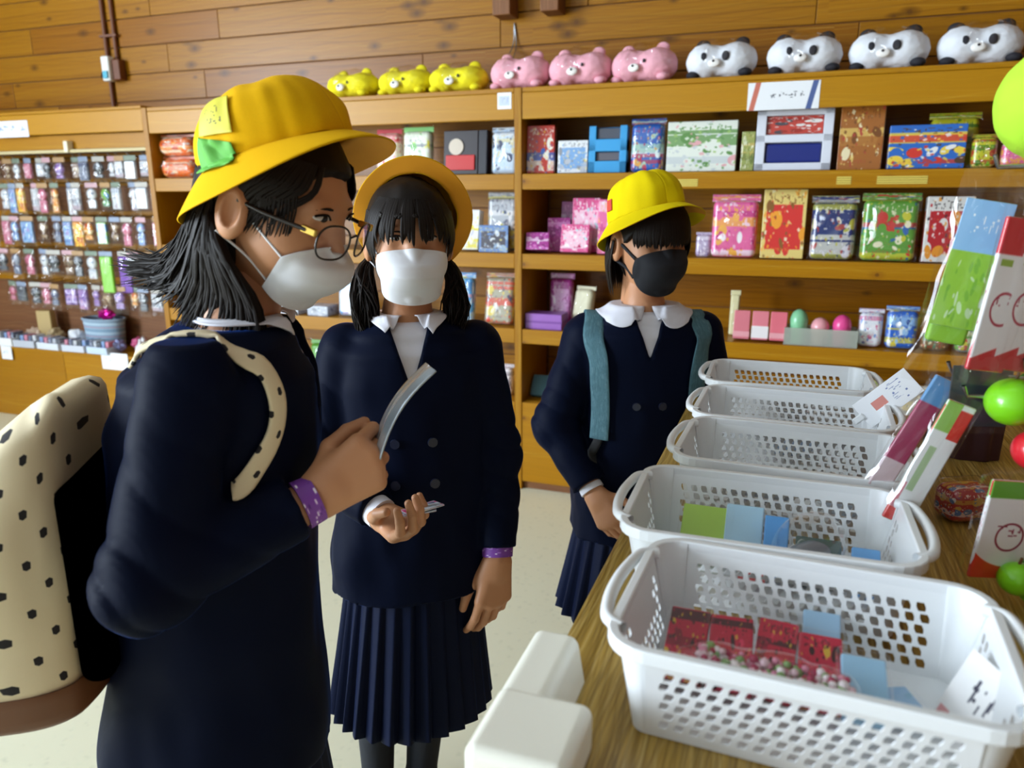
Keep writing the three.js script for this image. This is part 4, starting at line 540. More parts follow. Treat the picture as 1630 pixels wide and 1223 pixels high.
  long('long raspberry and blue pack behind the slanting white one', 0.19, 1.135, -1.02, -0.42, 0.028, 0.16, phy({ roughness: 0.2, clearcoat: 0.6, map: tile(48, 192, (c) => { c.fillStyle = '#b0476a'; c.fillRect(0, 0, 48, 192); c.fillStyle = '#6fa8de'; c.fillRect(0, 0, 48, 44); c.fillStyle = '#e4cfd4'; c.fillRect(0, 140, 48, 52); }) }));
  arm(0.198, 1.123, -0.96); arm(0.19, 1.138, -1.02);
}
{ const g = thing('folded_bag', 'dark maroon folded bag standing behind the hanging goods', 'bag', [0.305, TT + 0.001, -1.46], -0.2); mesh('body', thick(sheet((u, v) => { const a = u * Math.PI * 2, k = 1 + 0.12 * Math.sin(a * 9) * (0.4 + 0.6 * v); return [0.055 * Math.cos(a) * k, v * 0.13, 0.035 * Math.sin(a) * k]; }, 90, 6, true), 0.002), plain('#3a1820', 0.5), g); mesh('base', new THREE.CylinderGeometry(0.055, 0.055, 0.006, 24).scale(1, 1, 0.64).translate(0, 0.003, 0), plain('#3a1820', 0.5), g);
  const h = thing('toy_bag', 'red and blue bag lying on the table behind the slanting pack', 'bag', [0.255, TT + 0.001, -1.15], 0.5); mesh('content', RB(0.07, 0.05, 0.05, 0.015, 3).translate(0, 0.026, 0), art(71, ['#a8262e', '#4a6aa0', '#c9a24a', '#e4dcd6'], 'bands'), h); mesh('film', RB(0.08, 0.058, 0.058, 0.02, 3).translate(0, 0.03, 0), M.film, h); }
// ------------------------------------------------------------------ people
const vadd = (a, b, s = 1) => [a[0] + b[0] * s, a[1] + b[1] * s, a[2] + b[2] * s], vsub = (a, b) => vadd(a, b, -1), vlen = (a) => Math.hypot(...a), vnorm = (a) => { const l = vlen(a) || 1; return a.map((x) => x / l); }, vdot = (a, b) => a[0] * b[0] + a[1] * b[1] + a[2] * b[2], vcross = (a, b) => [a[1] * b[2] - a[2] * b[1], a[2] * b[0] - a[0] * b[2], a[0] * b[1] - a[1] * b[0]];
// a child's head in its own frame: face towards +z, +x is the person's left
const headParts = [ell([0, 0.026, -0.012], [0.072, 0.084, 0.088]), ell([0, -0.034, 0.02], [0.055, 0.07, 0.06]), ell([0.03, -0.03, 0.04], [0.03, 0.034, 0.034]), ell([-0.03, -0.03, 0.04], [0.03, 0.034, 0.034]), ell([0, -0.088, 0.05], [0.022, 0.018, 0.02])];
const noseA = cap([0, 0.008, 0.074], [0, -0.024, 0.089], 0.007, 0.0105), noseB = ell([0, -0.03, 0.08], [0.017, 0.009, 0.012]), brow = cap([-0.032, 0.026, 0.064], [0.032, 0.026, 0.064], 0.011, 0.011), lipU = cap([-0.016, -0.055, 0.076], [0.016, -0.055, 0.076], 0.005, 0.005), lipL = cap([-0.013, -0.063, 0.075], [0.013, -0.063, 0.075], 0.0055, 0.0055), neckC = cap([0, -0.05, -0.018], [0, -0.16, -0.03], 0.044, 0.043);
const sockets = [ell([0.031, 0.006, 0.083], [0.017, 0.011, 0.014]), ell([-0.031, 0.006, 0.083], [0.017, 0.011, 0.014])];
const earsO = [1, -1].map((s) => ell([s * 0.075, -0.004, -0.012], [0.011, 0.034, 0.021])), earsI = [1, -1].map((s) => ell([s * 0.084, -0.001, -0.008], [0.008, 0.02, 0.011]));
function headField(x, y, z) {
  let d = headParts[0](x, y, z); d = smin(d, headParts[1](x, y, z), 0.035); for (let i = 2; i < 5; i++) d = smin(d, headParts[i](x, y, z), 0.022);
  d = smin(d, brow(x, y, z), 0.014); for (const s of sockets) d = -smin(-d, s(x, y, z), 0.008);
  d = smin(d, noseA(x, y, z), 0.012); d = smin(d, noseB(x, y, z), 0.008); d = smin(d, lipU(x, y, z), 0.006); d = smin(d, lipL(x, y, z), 0.006);
  let e = Math.min(earsO[0](x, y, z), earsO[1](x, y, z)); e = Math.max(e, -Math.min(earsI[0](x, y, z), earsI[1](x, y, z))); d = smin(d, e, 0.006);
  return smin(d, neckC(x, y, z), 0.02);
}
const grad = (f, p, e = 0.001) => vnorm([f(p[0] + e, p[1], p[2]) - f(p[0] - e, p[1], p[2]), f(p[0], p[1] + e, p[2]) - f(p[0], p[1] - e, p[2]), f(p[0], p[1], p[2] + e) - f(p[0], p[1], p[2] - e)]);
function pushOut(f, p, d) { for (let i = 0; i < 5; i++) { const s = f(...p); if (s >= d) return p; p = vadd(p, grad(f, p), d - s); } return p; }
function snap(f, p, d) { for (let i = 0; i < 8; i++) p = vadd(p, grad(f, p), d - f(...p)); return p; }
const headGeo = nets(headField, [-0.105, -0.175, -0.125], [0.105, 0.125, 0.12], 0.003);
const skullOnly = (x, y, z) => smin(headParts[0](x, y, z), headParts[1](x, y, z), 0.035);
// a lock of hair: a flat tapered strand through points
function lock(pts, w, t, flat = [0, 0, 1], n = 10) {
  const c = new THREE.CatmullRomCurve3(pts.map((p) => V3(...p))), pos = [], idx = [], uv = [], S = 6;
  for (let i = 0; i <= n; i++) {
    const u = i / n, p = c.getPoint(u), T = c.getTangent(u), N = V3(...flat).addScaledVector(T, -T.dot(V3(...flat))).normalize(), Bn = T.clone().cross(N), k = Math.min(1, 0.55 + u * 2.2) * Math.pow(1 - u, 0.45) + 0.03;
    for (let j = 0; j < S; j++) { const a = j / S * Math.PI * 2; pos.push(p.x + (Bn.x * Math.cos(a) * w + N.x * Math.sin(a) * t) * k, p.y + (Bn.y * Math.cos(a) * w + N.y * Math.sin(a) * t) * k, p.z + (Bn.z * Math.cos(a) * w + N.z * Math.sin(a) * t) * k); uv.push(j / S, u); }
  }
  for (let i = 0; i < n; i++) for (let j = 0; j < S; j++) { const a = i * S + j, b = i * S + (j + 1) % S; idx.push(a, b, b + S, a, b + S, a + S); }
  const g = new THREE.BufferGeometry(); g.setAttribute('position', new THREE.Float32BufferAttribute(pos, 3)); g.setAttribute('uv', new THREE.Float32BufferAttribute(uv, 2)); g.setIndex(idx); g.computeVertexNormals(); return g;
}
// point on the head in direction th (0 = face, 90 = person's left) at height y, off by d
const onHead = (th, y, d = 0.004) => { const s = Math.sin(rad(th)), c = Math.cos(rad(th)); let r = 0.16; for (let i = 0; i < 30; i++) { const q = skullOnly(s * r, y, c * r - 0.012); if (q < d) break; r -= Math.max(0.0015, (q - d) * 0.8); if (r < 0.02) break; } return [s * r, y, c * r - 0.012]; };
function hairCap(o) {
  const ear = [1, -1].map((s) => ell([s * 0.078, -0.006, -0.002], [0.03, 0.04, 0.024]));
  const f = (x, y, z) => {
    let d = skullOnly(x, y, z) - 0.009 - 0.0022 * noise(x * 55, y * 8, z * 55) - (o.puff ?? 0) * smooth(0.03, -0.08, y);
    const line = y > 0.085 ? 0.1 : y > 0.02 ? lerp(0.036, 0.08, (y - 0.02) / 0.065) + 0.006 * noise(x * 60, y * 20, 1) : lerp(-0.012, 0.036, clamp((y + 0.02) / 0.04));
    d = Math.max(d, (z - line) * 0.8, -(y + o.low)); if (o.earsOut) for (const e of ear) d = Math.max(d, -e(x, y, z)); return d;
  };
  return nets(f, [-0.11, -o.low - 0.01, -0.13], [0.11, 0.13, 0.115], 0.0035, 2.2);
}
// face mask: centre profile and side edge, pushed clear of the face
function maskGeo(o = {}) {
  const top = o.top ?? 0.0, f = (u, v) => {
    const a = (u - 0.5) * Math.PI, s = Math.sin(a), c = Math.cos(a), vv = v, cy = lerp(top, -0.106, vv), sy = lerp(o.sideTop ?? -0.016, o.sideBot ?? -0.082, vv), y = lerp(sy, cy, Math.pow(c, 0.8));
    const cz = lerp(lerp(0.084, 0.109, smooth(0, 0.3, vv)), 0.066, smooth(0.42, 1, vv)), sz = lerp(0.053, 0.032, vv), sx = lerp(0.059, 0.052, vv) + (o.wide ?? 0);
    const pl = o.pleat ? 0.0012 * (((v * 4.2) % 1) - 0.5) * Math.pow(c, 0.5) : 0;
    return pushOut(headField, [s * sx, y, sz + (cz - sz) * Math.pow(Math.max(0, c), 0.75) + pl], 0.003);
  };
  return thick(sheet(f, 44, 30), -0.0012);
}
const loopTube = (s, from, to, r) => { const mid = vadd(vadd(from, to), [0, 0, 0]).map((x) => x / 2); const pts = [from, lerp3(from, to, 0.35), lerp3(from, to, 0.7), to].map((p) => pushOut(headField, p, r * 1.2)); return tube(pts, r, 16, 6); };
const lerp3 = (a, b, t) => a.map((x, i) => lerp(x, b[i], t));
// school hat: soft six-panel crown and a drooping brim
function hatGeo(o) {
  const RX = 0.083, RZ = 0.098, Hc = o.h ?? 0.108, sd = o.seed;
  const crown = (th, v) => { const q = v * Math.PI / 2, r = Math.pow(Math.cos(q), 0.62), seam = Math.min(...[0, 1, 2, 3, 4, 5].map((k) => Math.abs(((th / (Math.PI * 2) * 6 - k + 9) % 6) - 3))) , sm = 1 - 0.02 * Math.exp(-Math.pow((3 - Math.max(...[0, 1, 2, 3, 4, 5].map((k) => Math.abs(((th / (Math.PI * 2) * 6 - k + 9) % 6) - 3)))) / 0.12, 2)); const wr = 1 + 0.035 * noise(Math.cos(th) * 2.2 + sd, v * 4, Math.sin(th) * 2.2) + 0.03 * noise(Math.cos(th) * 6 + sd, v * 2.2, Math.sin(th) * 6); return [RX * r * sm * wr * Math.sin(th), Hc * Math.pow(Math.sin(q), 0.85) * (1 + 0.03 * noise(Math.cos(th) * 2, sd, Math.sin(th) * 2)), RZ * r * sm * wr * Math.cos(th)]; };
  const brim = (th, s) => { const w = o.brim ?? 0.052, dr = (o.drop ?? 0.034) + (o.front ?? 0) * Math.cos(th); const rip = 0.004 * Math.sin(th * 3 + sd) * s; return [(RX + w * s) * Math.sin(th), -dr * Math.pow(s, 1.15) + rip, (RZ + w * s) * Math.cos(th)]; };
  return { crown, brim, crownGeo: thick(sheet((u, v) => crown(u * Math.PI * 2, v * 0.995), 96, 28, true), 0.0016), brimGeo: thick(sheet((u, v) => brim(u * Math.PI * 2, 1 - v), 96, 10, true), 0.0018), brimShadeGeo: sheet((u, v) => { const th = u * Math.PI * 2, p = v < 0.5 ? brim(th, 0.97 - 1.94 * v) : crown(th, (v - 0.5) * 0.6), k = v < 0.5 ? 1 : 0.975; return [p[0] * k, p[1] - 0.0026 * (v < 0.5 ? 1 : 0.3), p[2] * k]; }, 96, 20, true) };  // last sheet is added under the brim to carry the painted shade colour
}
// ------------------------------------------------------------------ hands: local +y to the fingers, +z out of the palm, thumb at +x
function handBones(o) {
  const s = o.scale ?? 0.86, K = [[0.027, 0.078, 0], [0.0085, 0.083, -0.002], [-0.010, 0.079, -0.001], [-0.027, 0.070, 0.002]], Lg = [[0.037, 0.023, 0.019], [0.041, 0.026, 0.02], [0.038, 0.024, 0.019], [0.03, 0.018, 0.017]], bones = [];
  K.forEach((k, i) => {
    const base = [k[0] * 0.55, 0.004, 0]; bones.push(['palm', base, k, 0.014, 0.0115]);
    const c = o.curl[i] ?? [0.3, 0.4, 0.3], sp = (o.spread ?? 0.06) * (1.5 - i); let p = k, a = 0;
    Lg[i].forEach((l, j) => { a += c[j]; const q = [p[0] + Math.sin(sp) * l * Math.cos(a), p[1] + l * Math.cos(a) * Math.cos(sp), p[2] + l * Math.sin(a)]; bones.push(['f' + i, p, q, [0.0092, 0.0082, 0.0075][j] * (i === 3 ? 0.88 : 1), [0.0082, 0.0075, 0.0064][j] * (i === 3 ? 0.88 : 1)]); p = q; });
  });
  let p = [0.016, 0.016, 0.006]; const T = o.thumb ?? [[0.7, 0.62, 0.35], [0.35, 0.9, 0.25], [0.2, 0.95, 0.2]];
  [0.04, 0.03, 0.025].forEach((l, j) => { const d = vnorm(T[j]), q = vadd(p, d, l); bones.push([j ? 't' : 'palm', p, q, [0.014, 0.0105, 0.0092][j], [0.0108, 0.0092, 0.0075][j]]); p = q; });
  bones.push(['palm', [0, -0.03, 0], [0, 0.02, 0], 0.021, 0.02]);
  return bones.map(([n, a, b, ra, rb]) => [n, a.map((x) => x * s), b.map((x) => x * s), ra * s, rb * s]);
}
function handGeo(o) {   // o: wrist, dir (to the fingers), palm (palm normal), side
  const Y = vnorm(o.dir), Z0 = vsub(o.palm, Y.map((x) => x * vdot(o.palm, Y))), Z = vnorm(Z0), Xd = o.side === 'R' ? vcross(Y, Z) : vcross(Z, Y), W = (p) => [0, 1, 2].map((i) => o.wrist[i] + Xd[i] * p[0] + Y[i] * p[1] + Z[i] * p[2]);
  const bones = handBones(o).map(([n, a, b, ra, rb]) => [n, W(a), W(b), ra, rb]), groups = new Map(); for (const [n, a, b, ra, rb] of bones) { if (!groups.has(n)) groups.set(n, []); groups.get(n).push(cap(a, b, ra, rb)); }
  const palm = groups.get('palm'), rest = [...groups.entries()].filter(([n]) => n !== 'palm').map(([, l]) => l);
  const f = (x, y, z) => { let d = palm[0](x, y, z); for (let i = 1; i < palm.length; i++) d = smin(d, palm[i](x, y, z), 0.014); for (const l of rest) { let e = l[0](x, y, z); for (let i = 1; i < l.length; i++) e = smin(e, l[i](x, y, z), 0.003); d = smin(d, e, 0.0035); } return d; };
  const [lo, hi] = bounds(bones.flatMap((b) => [b[1], b[2]]), 0.03); return { geo: nets(f, lo, hi, 0.0022), W, bones, Xd, Y, Z };
}
// ------------------------------------------------------------------ a dressed figure
function person(o) {
  const bxz = o.base, root = thing('person', o.label, 'person', [bxz[0], 0, bxz[1]]), L = (p) => [p[0] - bxz[0], p[1], p[2] - bxz[1]];
  const sub = (name) => { const g = new THREE.Group(); g.name = name; root.add(g); return g; };
  const fwd = [Math.sin(rad(o.yaw)), 0, Math.cos(rad(o.yaw))], left = [Math.cos(rad(o.yaw)), 0, -Math.sin(rad(o.yaw))];
  const A = Object.fromEntries(Object.entries(o.joints).map(([k, v]) => [k, L(v)]));
  const hs = o.head.scale ?? 1, HM = new THREE.Matrix4().compose(V3(...L(o.head.pos)), new THREE.Quaternion().setFromEuler(new THREE.Euler(rad(o.head.pitch), rad(o.head.yaw), rad(o.head.roll ?? 0), 'YXZ')), V3(hs, hs, hs));
  const hp = (p) => V3(...p).applyMatrix4(HM).toArray();
  // torso as a stack of ellipses
  const ys = o.torso.map((t) => t[0]), prof = (y) => { let i = 0; while (i < ys.length - 2 && y > ys[i + 1]) i++; const t = smooth(ys[i], ys[i + 1], y), a = o.torso[i], b = o.torso[i + 1]; return [lerp(a[1], b[1], t), lerp(a[2], b[2], t), lerp(a[3], b[3], t), lerp(a[4], b[4], t)]; };   // half width, half depth, centre x, centre z (world)
  const column = (x, y, z, off) => { const [a, b, cx, cz] = prof(y), dx = x - (cx - bxz[0]), dz = z - (cz - bxz[1]), u = (dx * left[0] + dz * left[2]) / (a + off), w = (dx * fwd[0] + dz * fwd[2]) / (b + off), k = Math.pow(Math.pow(Math.abs(u), 2.3) + Math.pow(Math.abs(w), 2.3), 1 / 2.3); return (k - 1) * Math.min(a + off, b + off) * 0.9; };
  const uvOf = (x, y, z) => { const [, , cx, cz] = prof(y), dx = x - (cx - bxz[0]), dz = z - (cz - bxz[1]); return [dx * left[0] + dz * left[2], dx * fwd[0] + dz * fwd[2]]; };
  const yTop = ys[ys.length - 1], yHem = o.hem;
  const arms = ['R', 'L'].map((s) => ({ s, sh: A['sh' + s], el: A['el' + s], wr: A['wr' + s] }));
  const sleeves = arms.map(({ sh, el, wr }) => { const a = cap(sh, el, 0.055, 0.047), b = cap(el, wr, 0.047, 0.0385), d = vnorm(vsub(wr, el)); return (x, y, z) => { const q = (x - wr[0]) * d[0] + (y - wr[1]) * d[1] + (z - wr[2]) * d[2]; const e = Math.hypot(x - el[0], y - el[1], z - el[2]); const fold = 0.0085 * (0.22 + Math.exp(-e * e / 0.022)) * (0.6 - 1.2 * Math.sqrt(Math.abs(Math.sin(58 * (x * 0.5 + y * 0.8 - z * 0.45) + 2.6 * noise(x * 11, y * 11, z * 11))))) * (0.55 + 0.45 * noise(x * 8 + 7, y * 8, z * 8)) + 0.003 * noise(x * 18 + 3, y * 30, z * 18); return Math.max(smin(a(x, y, z), b(x, y, z), 0.025) + fold, q + 0.004); }; });
  const vT = o.vneck, neckR = 0.056, nk = A.neck;
  const shirtField = (x, y, z) => { let d = Math.max(column(x, y, z, -0.009), y - nk[1] + 0.012); d = smin(d, cap([nk[0], nk[1] - 0.06, nk[2]], [nk[0], nk[1] - 0.03, nk[2]], 0.048, 0.047)(x, y, z), 0.02); return d; };
  const jacketField = (x, y, z) => {
    let d = column(x, y, z, 0) + 0.006 * noise(x * 13, y * 6, z * 13) + 0.0025 * noise(x * 30, y * 14, z * 30);
    for (const s of sleeves) d = smin(d, s(x, y, z), 0.012);
    d = Math.max(d, yHem + 0.004 * Math.sin(x * 40 + z * 33) - y, y - nk[1] + 0.006);
    const [u, w] = uvOf(x, y, z); d = Math.max(d, -(Math.hypot(x - nk[0], z - nk[2]) - neckR));
    if (w > 0) { const e = (Math.abs(u) - (y - vT[0]) * vT[1]) / Math.hypot(1, vT[1]); d = Math.max(d, Math.min(-e, w * 2)); }
    return d;
  };
  const pts = [...Object.values(A).filter((p) => p[1] > yHem), ...o.torso.map((t) => [t[3] - bxz[0], t[0], t[4] - bxz[1]])], [lo, hi] = bounds(pts, 0.2); lo[1] = yHem - 0.02; hi[1] = yTop + 0.03;
  // body: one continuous skin surface (head and hands meshed finer)
  const hips = o.hips.map(L), core = [cap(hips[0], hips[1], 0.06, 0.06), cap(lerp3(hips[0], hips[1], 0.5), vadd(nk, [0, -0.12, 0]), 0.065, 0.075), cap(vadd(nk, [0, -0.12, 0]), nk, 0.06, 0.04), cap(nk, hp([0, -0.07, -0.02]), 0.042, 0.042)];
  const limbs = []; arms.forEach(({ sh, el, wr }) => { limbs.push(cap(vadd(nk, [0, -0.1, 0]), sh, 0.04, 0.038), cap(sh, el, 0.036, 0.031), cap(el, wr, 0.031, 0.0215), cap(wr, vadd(wr, vnorm(vsub(wr, el)), 0.02), 0.0215, 0.02)); });
  o.legs.forEach(([h, k, a, t]) => { limbs.push(cap(L(h), L(k), 0.058, 0.043), cap(L(k), L(a), 0.043, 0.03), cap(L(a), L(t), 0.028, 0.022)); });
  const bodyField = (x, y, z) => { let d = core[0](x, y, z); for (let i = 1; i < core.length; i++) d = smin(d, core[i](x, y, z), 0.03); for (const l of limbs) d = smin(d, l(x, y, z), 0.018); return d; };
  const allp = [...pts, ...o.legs.flat().map(L)], [bl, bh] = bounds(allp, 0.1); bl[1] = 0.0; bh[1] = nk[1] + 0.06;
  const skin = [nets(bodyField, bl, bh, 0.008, 1.4), headGeo.clone().applyMatrix4(HM)], hands = {};
  for (const s of ['R', 'L']) if (o.hands[s]) { const a = arms.find((q) => q.s === s), h = handGeo({ side: s, wrist: vadd(a.wr, vnorm(vsub(a.wr, a.el)), 0.022), ...o.hands[s] }); hands[s] = h; skin.push(h.geo); }
  mesh('body', joinIndexed(skin), o.skin ?? M.skin, root);
  // clothes
  mesh('blazer', nets(jacketField, lo, hi, 0.005, 2), M.navy, root);
  const sl = [nk[0] - 0.16, vT[0] - 0.05, nk[2] - 0.16], shh = [nk[0] + 0.16, yTop + 0.07, nk[2] + 0.16]; mesh('shirt', nets((x, y, z) => Math.max(shirtField(x, y, z), vT[0] - 0.04 - y), sl, shh, 0.005, 2), M.shirt, root);
  // drop a vertical line on the clothes
  const over = (x, z, y0) => { let y = y0; for (let i = 0; i < 60; i++) { const d = Math.min(jacketField(x, y, z), shirtField(x, y, z)); if (d < 0.0015) break; y -= Math.max(0.001, d * 0.6); if (y < vT[0] - 0.06) break; } return y; };
  const collar = (s) => { // flat collar leaf round one side of the neck, from the nape to the front
    const f = (u, v) => { const ph = s * lerp(172, o.collar.end ?? 14, u), r0 = 0.05, rmax = (o.collar.wide ?? 0.058) * (o.collar.round ? Math.sqrt(Math.max(0.004, 1 - Math.pow(clamp((u - 0.62) / 0.38), 2))) : lerp(0.75, 1.25, u * u)), tip = o.collar.round ? 0 : 0.0; const r = r0 + rmax * v * (o.collar.round ? 1 : smooth(-0.1, 0.6, u)), a = rad(ph + s * (o.collar.round ? 0 : v * u * u * 16)), x = nk[0] + r * (left[0] * Math.sin(a) + fwd[0] * Math.cos(a)), z = nk[2] + r * (left[2] * Math.sin(a) + fwd[2] * Math.cos(a)); const yy = over(x, z, nk[1] + 0.06) + 0.008 + 0.012 * (1 - v) * (1 - v) + (v < 0.12 ? 0.006 : 0); return [x, Math.min(yy, nk[1] + 0.006), z]; };
    return thick(sheet(f, 36, 12), s > 0 ? 0.0022 : -0.0022);
  };
  const cg = sub('collar'); mesh('collar_leaf', collar(1), M.shirt, cg); mesh('collar_leaf', collar(-1), M.shirt, cg);
  // pleated skirt
  { const [wx, wz] = o.skirt.waist, [qx, qz] = o.skirt.hemC, y0 = o.skirt.y0, y1 = o.skirt.y1, np = o.skirt.pleats ?? 26; mesh('skirt', thick(sheet((u, v) => { const a = u * Math.PI * 2, ph = (u * np) % 1, saw = (ph < 0.8 ? ph / 0.8 : (1 - ph) / 0.2) - 0.5, k = 1 + saw * lerp(0.02, 0.13, v) + 0.02 * noise(Math.cos(a) * 3, v * 2, Math.sin(a) * 3) * v, ra = lerp(o.skirt.w0[0], o.skirt.w1[0], Math.pow(v, 0.9)), rb = lerp(o.skirt.w0[1], o.skirt.w1[1], Math.pow(v, 0.9)), U = ra * Math.sin(a) * k, W = rb * Math.cos(a) * k; return [lerp(wx, qx, v) - bxz[0] + left[0] * U + fwd[0] * W, lerp(y0, y1, v) + 0.006 * v * saw, lerp(wz, qz, v) - bxz[1] + left[2] * U + fwd[2] * W]; }, np * 10, 16, true), 0.0015), M.skirt, root); }
  // socks and shoes
  o.legs.forEach(([h, k, a, t]) => {
    const [k2, a2, t2] = [k, a, t].map(L), sock = (x, y, z) => Math.max(smin(cap(k2, a2, 0.046, 0.0335)(x, y, z), cap(a2, t2, 0.032, 0.026)(x, y, z), 0.02), y - o.sockTop); const [sl2, sh2] = bounds([k2, a2, t2], 0.06); mesh('sock', nets(sock, sl2, sh2, 0.006), M.sock, root);
    const d = vnorm([t2[0] - a2[0], 0, t2[2] - a2[2]]), heel = [a2[0] - d[0] * 0.025, 0.035, a2[2] - d[2] * 0.025], toe = [t2[0] + d[0] * 0.03, 0.026, t2[2] + d[2] * 0.03], mid = lerp3(heel, toe, 0.5), shoe = (x, y, z) => Math.max(smin(smin(cap(heel, mid, 0.037, 0.036)(x, y, z), cap(mid, toe, 0.036, 0.034)(x, y, z), 0.03), cap(a2, heel, 0.036, 0.036)(x, y, z), 0.02), 0.002 - y, y - 0.085); const [s0, s1] = bounds([heel, toe], 0.05); mesh('shoe', nets(shoe, s0, s1, 0.005), M.shoe, root);
  });
  // hair, eyes, brows
  const hair = [hairCap(o.hair).applyMatrix4(HM), ...o.hair.locks.map((g) => g.applyMatrix4(HM))]; mesh('hair', joinIndexed(hair), M.hair, root);
  for (const s of [1, -1]) {
    const e = sub('eye'), c = snap(headField, [s * 0.031, 0.009, 0.08], -0.0008), T = (g) => g.applyMatrix4(HM);
    mesh('eyeball', T(new THREE.SphereGeometry(1, 18, 12).scale(0.013, 0.0043, 0.0036).rotateY(s * 0.32).translate(...c)), M.eyewhite, e); mesh('iris', T(new THREE.SphereGeometry(1, 14, 10).scale(0.0056, 0.0046, 0.0024).rotateY(s * 0.32).translate(c[0] + (o.gaze ?? 0) , c[1] - 0.0008, c[2] + 0.0026)), M.iris, e);
    mesh('eyelash', T(tube([[c[0] - 0.0135, c[1] + 0.001, c[2]], [c[0] - 0.006, c[1] + 0.0042, c[2] + 0.003], [c[0] + 0.006, c[1] + 0.0042, c[2] + 0.003], [c[0] + 0.0135, c[1] + 0.001, c[2]]].map((p) => snap(headField, p, 0.0014)), 0.0014, 12, 5)), M.hair, e);
    mesh('eyebrow', lock([[s * 0.018, 0.031, 0.09], [s * 0.031, 0.032, 0.085], [s * 0.046, 0.027, 0.075]].map((p) => snap(headField, p, 0.0004)), 0.002, 0.0009).applyMatrix4(HM), M.hair, root);
  }
  // mask
  const mk = sub('face_mask'), mm = o.mask.mat; mesh('panel', maskGeo(o.mask).applyMatrix4(HM), mm, mk);
  for (const s of [1, -1]) for (const [fy, ty, fz] of [[o.mask.sideTop ?? -0.016, 0.02, 0.053], [o.mask.sideBot ?? -0.082, -0.03, 0.034]]) { const pts2 = [[s * 0.059, fy, fz], [s * 0.071, lerp(fy, ty, 0.45), lerp(fz, -0.02, 0.5)], [s * 0.0785, ty, -0.024]].map((p) => snap(headField, p, 0.0016)); mesh('ear_loop', tube(pts2, o.mask.loop ?? 0.0016, 14, 6).applyMatrix4(HM), mm, mk); }
  // hat
  const ht = hatGeo(o.hat), TM = HM.clone().multiply(new THREE.Matrix4().compose(V3(...o.hat.at), new THREE.Quaternion().setFromEuler(new THREE.Euler(rad(o.hat.tilt), rad(o.hat.turn ?? 0), rad(o.hat.roll ?? 0), 'YXZ')), V3(1, 1, 1).multiplyScalar(o.hat.size ?? 1)));
  const hg = sub('hat'); mesh('crown', ht.crownGeo.applyMatrix4(TM), o.hat.mat, hg); mesh('brim', ht.brimGeo.applyMatrix4(TM), o.hat.mat, hg); mesh('brim_shade_tint', ht.brimShadeGeo.applyMatrix4(TM), M.brimShade, hg).userData.label = 'orange shade colour painted under the brim';
  for (const p of o.hat.patches ?? []) { const m = mesh(p.name, thick(sheet((u, v) => { const th = rad(lerp(p.th[0], p.th[1], u)), vv = lerp(p.v[0], p.v[1], v + (p.skew ?? 0) * (u - 0.5)), q = vv < 0 ? ht.brim(th, -vv) : ht.crown(th, vv), n = vnorm([q[0], q[1] * 0.4 + 0.01, q[2]]), cut = p.wavy ? 0.004 * noise(u * 5, v * 5, 2) + 0.003 : 0.0028; return vadd(q, n, cut); }, 20, 16), 0.0012).applyMatrix4(TM), p.mat, hg); if (p.label) m.userData.label = p.label; }
  return { root, A, L, HM, hp, hands, jacketField, shirtField, column, over, fwd, left, arms, bxz, sub };
}
function wristband(fig, s, at, r = 0.0265) { const a = fig.arms.find((q) => q.s === s), d = vnorm(vsub(a.wr, a.el)), c = vadd(a.wr, d, at), q = new THREE.Quaternion().setFromUnitVectors(V3(0, 1, 0), V3(...d)); return mesh('wristband', new THREE.CylinderGeometry(r, r * 1.05, 0.021, 32, 1, false).applyQuaternion(q).translate(...c), M.purple, fig.root); }
// a flat strap lying on a figure's clothes: points are pushed to the surface
function strapGeo(field, pts, w, off, up, n = 40, t = 0.004) {
  const c = new THREE.CatmullRomCurve3(pts.map((p) => V3(...p))), P = [], N = [];
  for (let i = 0; i <= n; i++) { let p = c.getPoint(i / n).toArray(); if (field) { const d = field(...p); p = d < 0.05 ? snap(field, p, off) : p; } P.push(p); }
  for (let k = 0; k < 2; k++) for (let i = 1; i < n; i++) P[i] = P[i].map((x, j) => (P[i - 1][j] + 2 * x + P[i + 1][j]) / 4);
  let len = 0; const Ls = P.map((p, i) => (i ? (len += vlen(vsub(p, P[i - 1]))) : 0));
  const g = thick(sheet((u, v) => { const i = Math.round(v * n), p = P[i], T = vnorm(vsub(P[Math.min(n, i + 1)], P[Math.max(0, i - 1)])); let nn = field ? grad(field, p, 0.006) : up; nn = vnorm(vsub(nn, T.map((x) => x * vdot(nn, T)))); const b = vcross(T, nn); return vadd(vadd(p, b, (u - 0.5) * w), nn, 0.0015 * Math.sin(u * Math.PI)); }, 6, n), t);
  const uv = g.attributes.uv; for (let i = 0; i < uv.count; i++) uv.setXY(i, uv.getX(i) * w, Ls[Math.round(uv.getY(i) * n)]); return g;
}
const sgn = (s) => (s === 'R' ? -1 : 1);

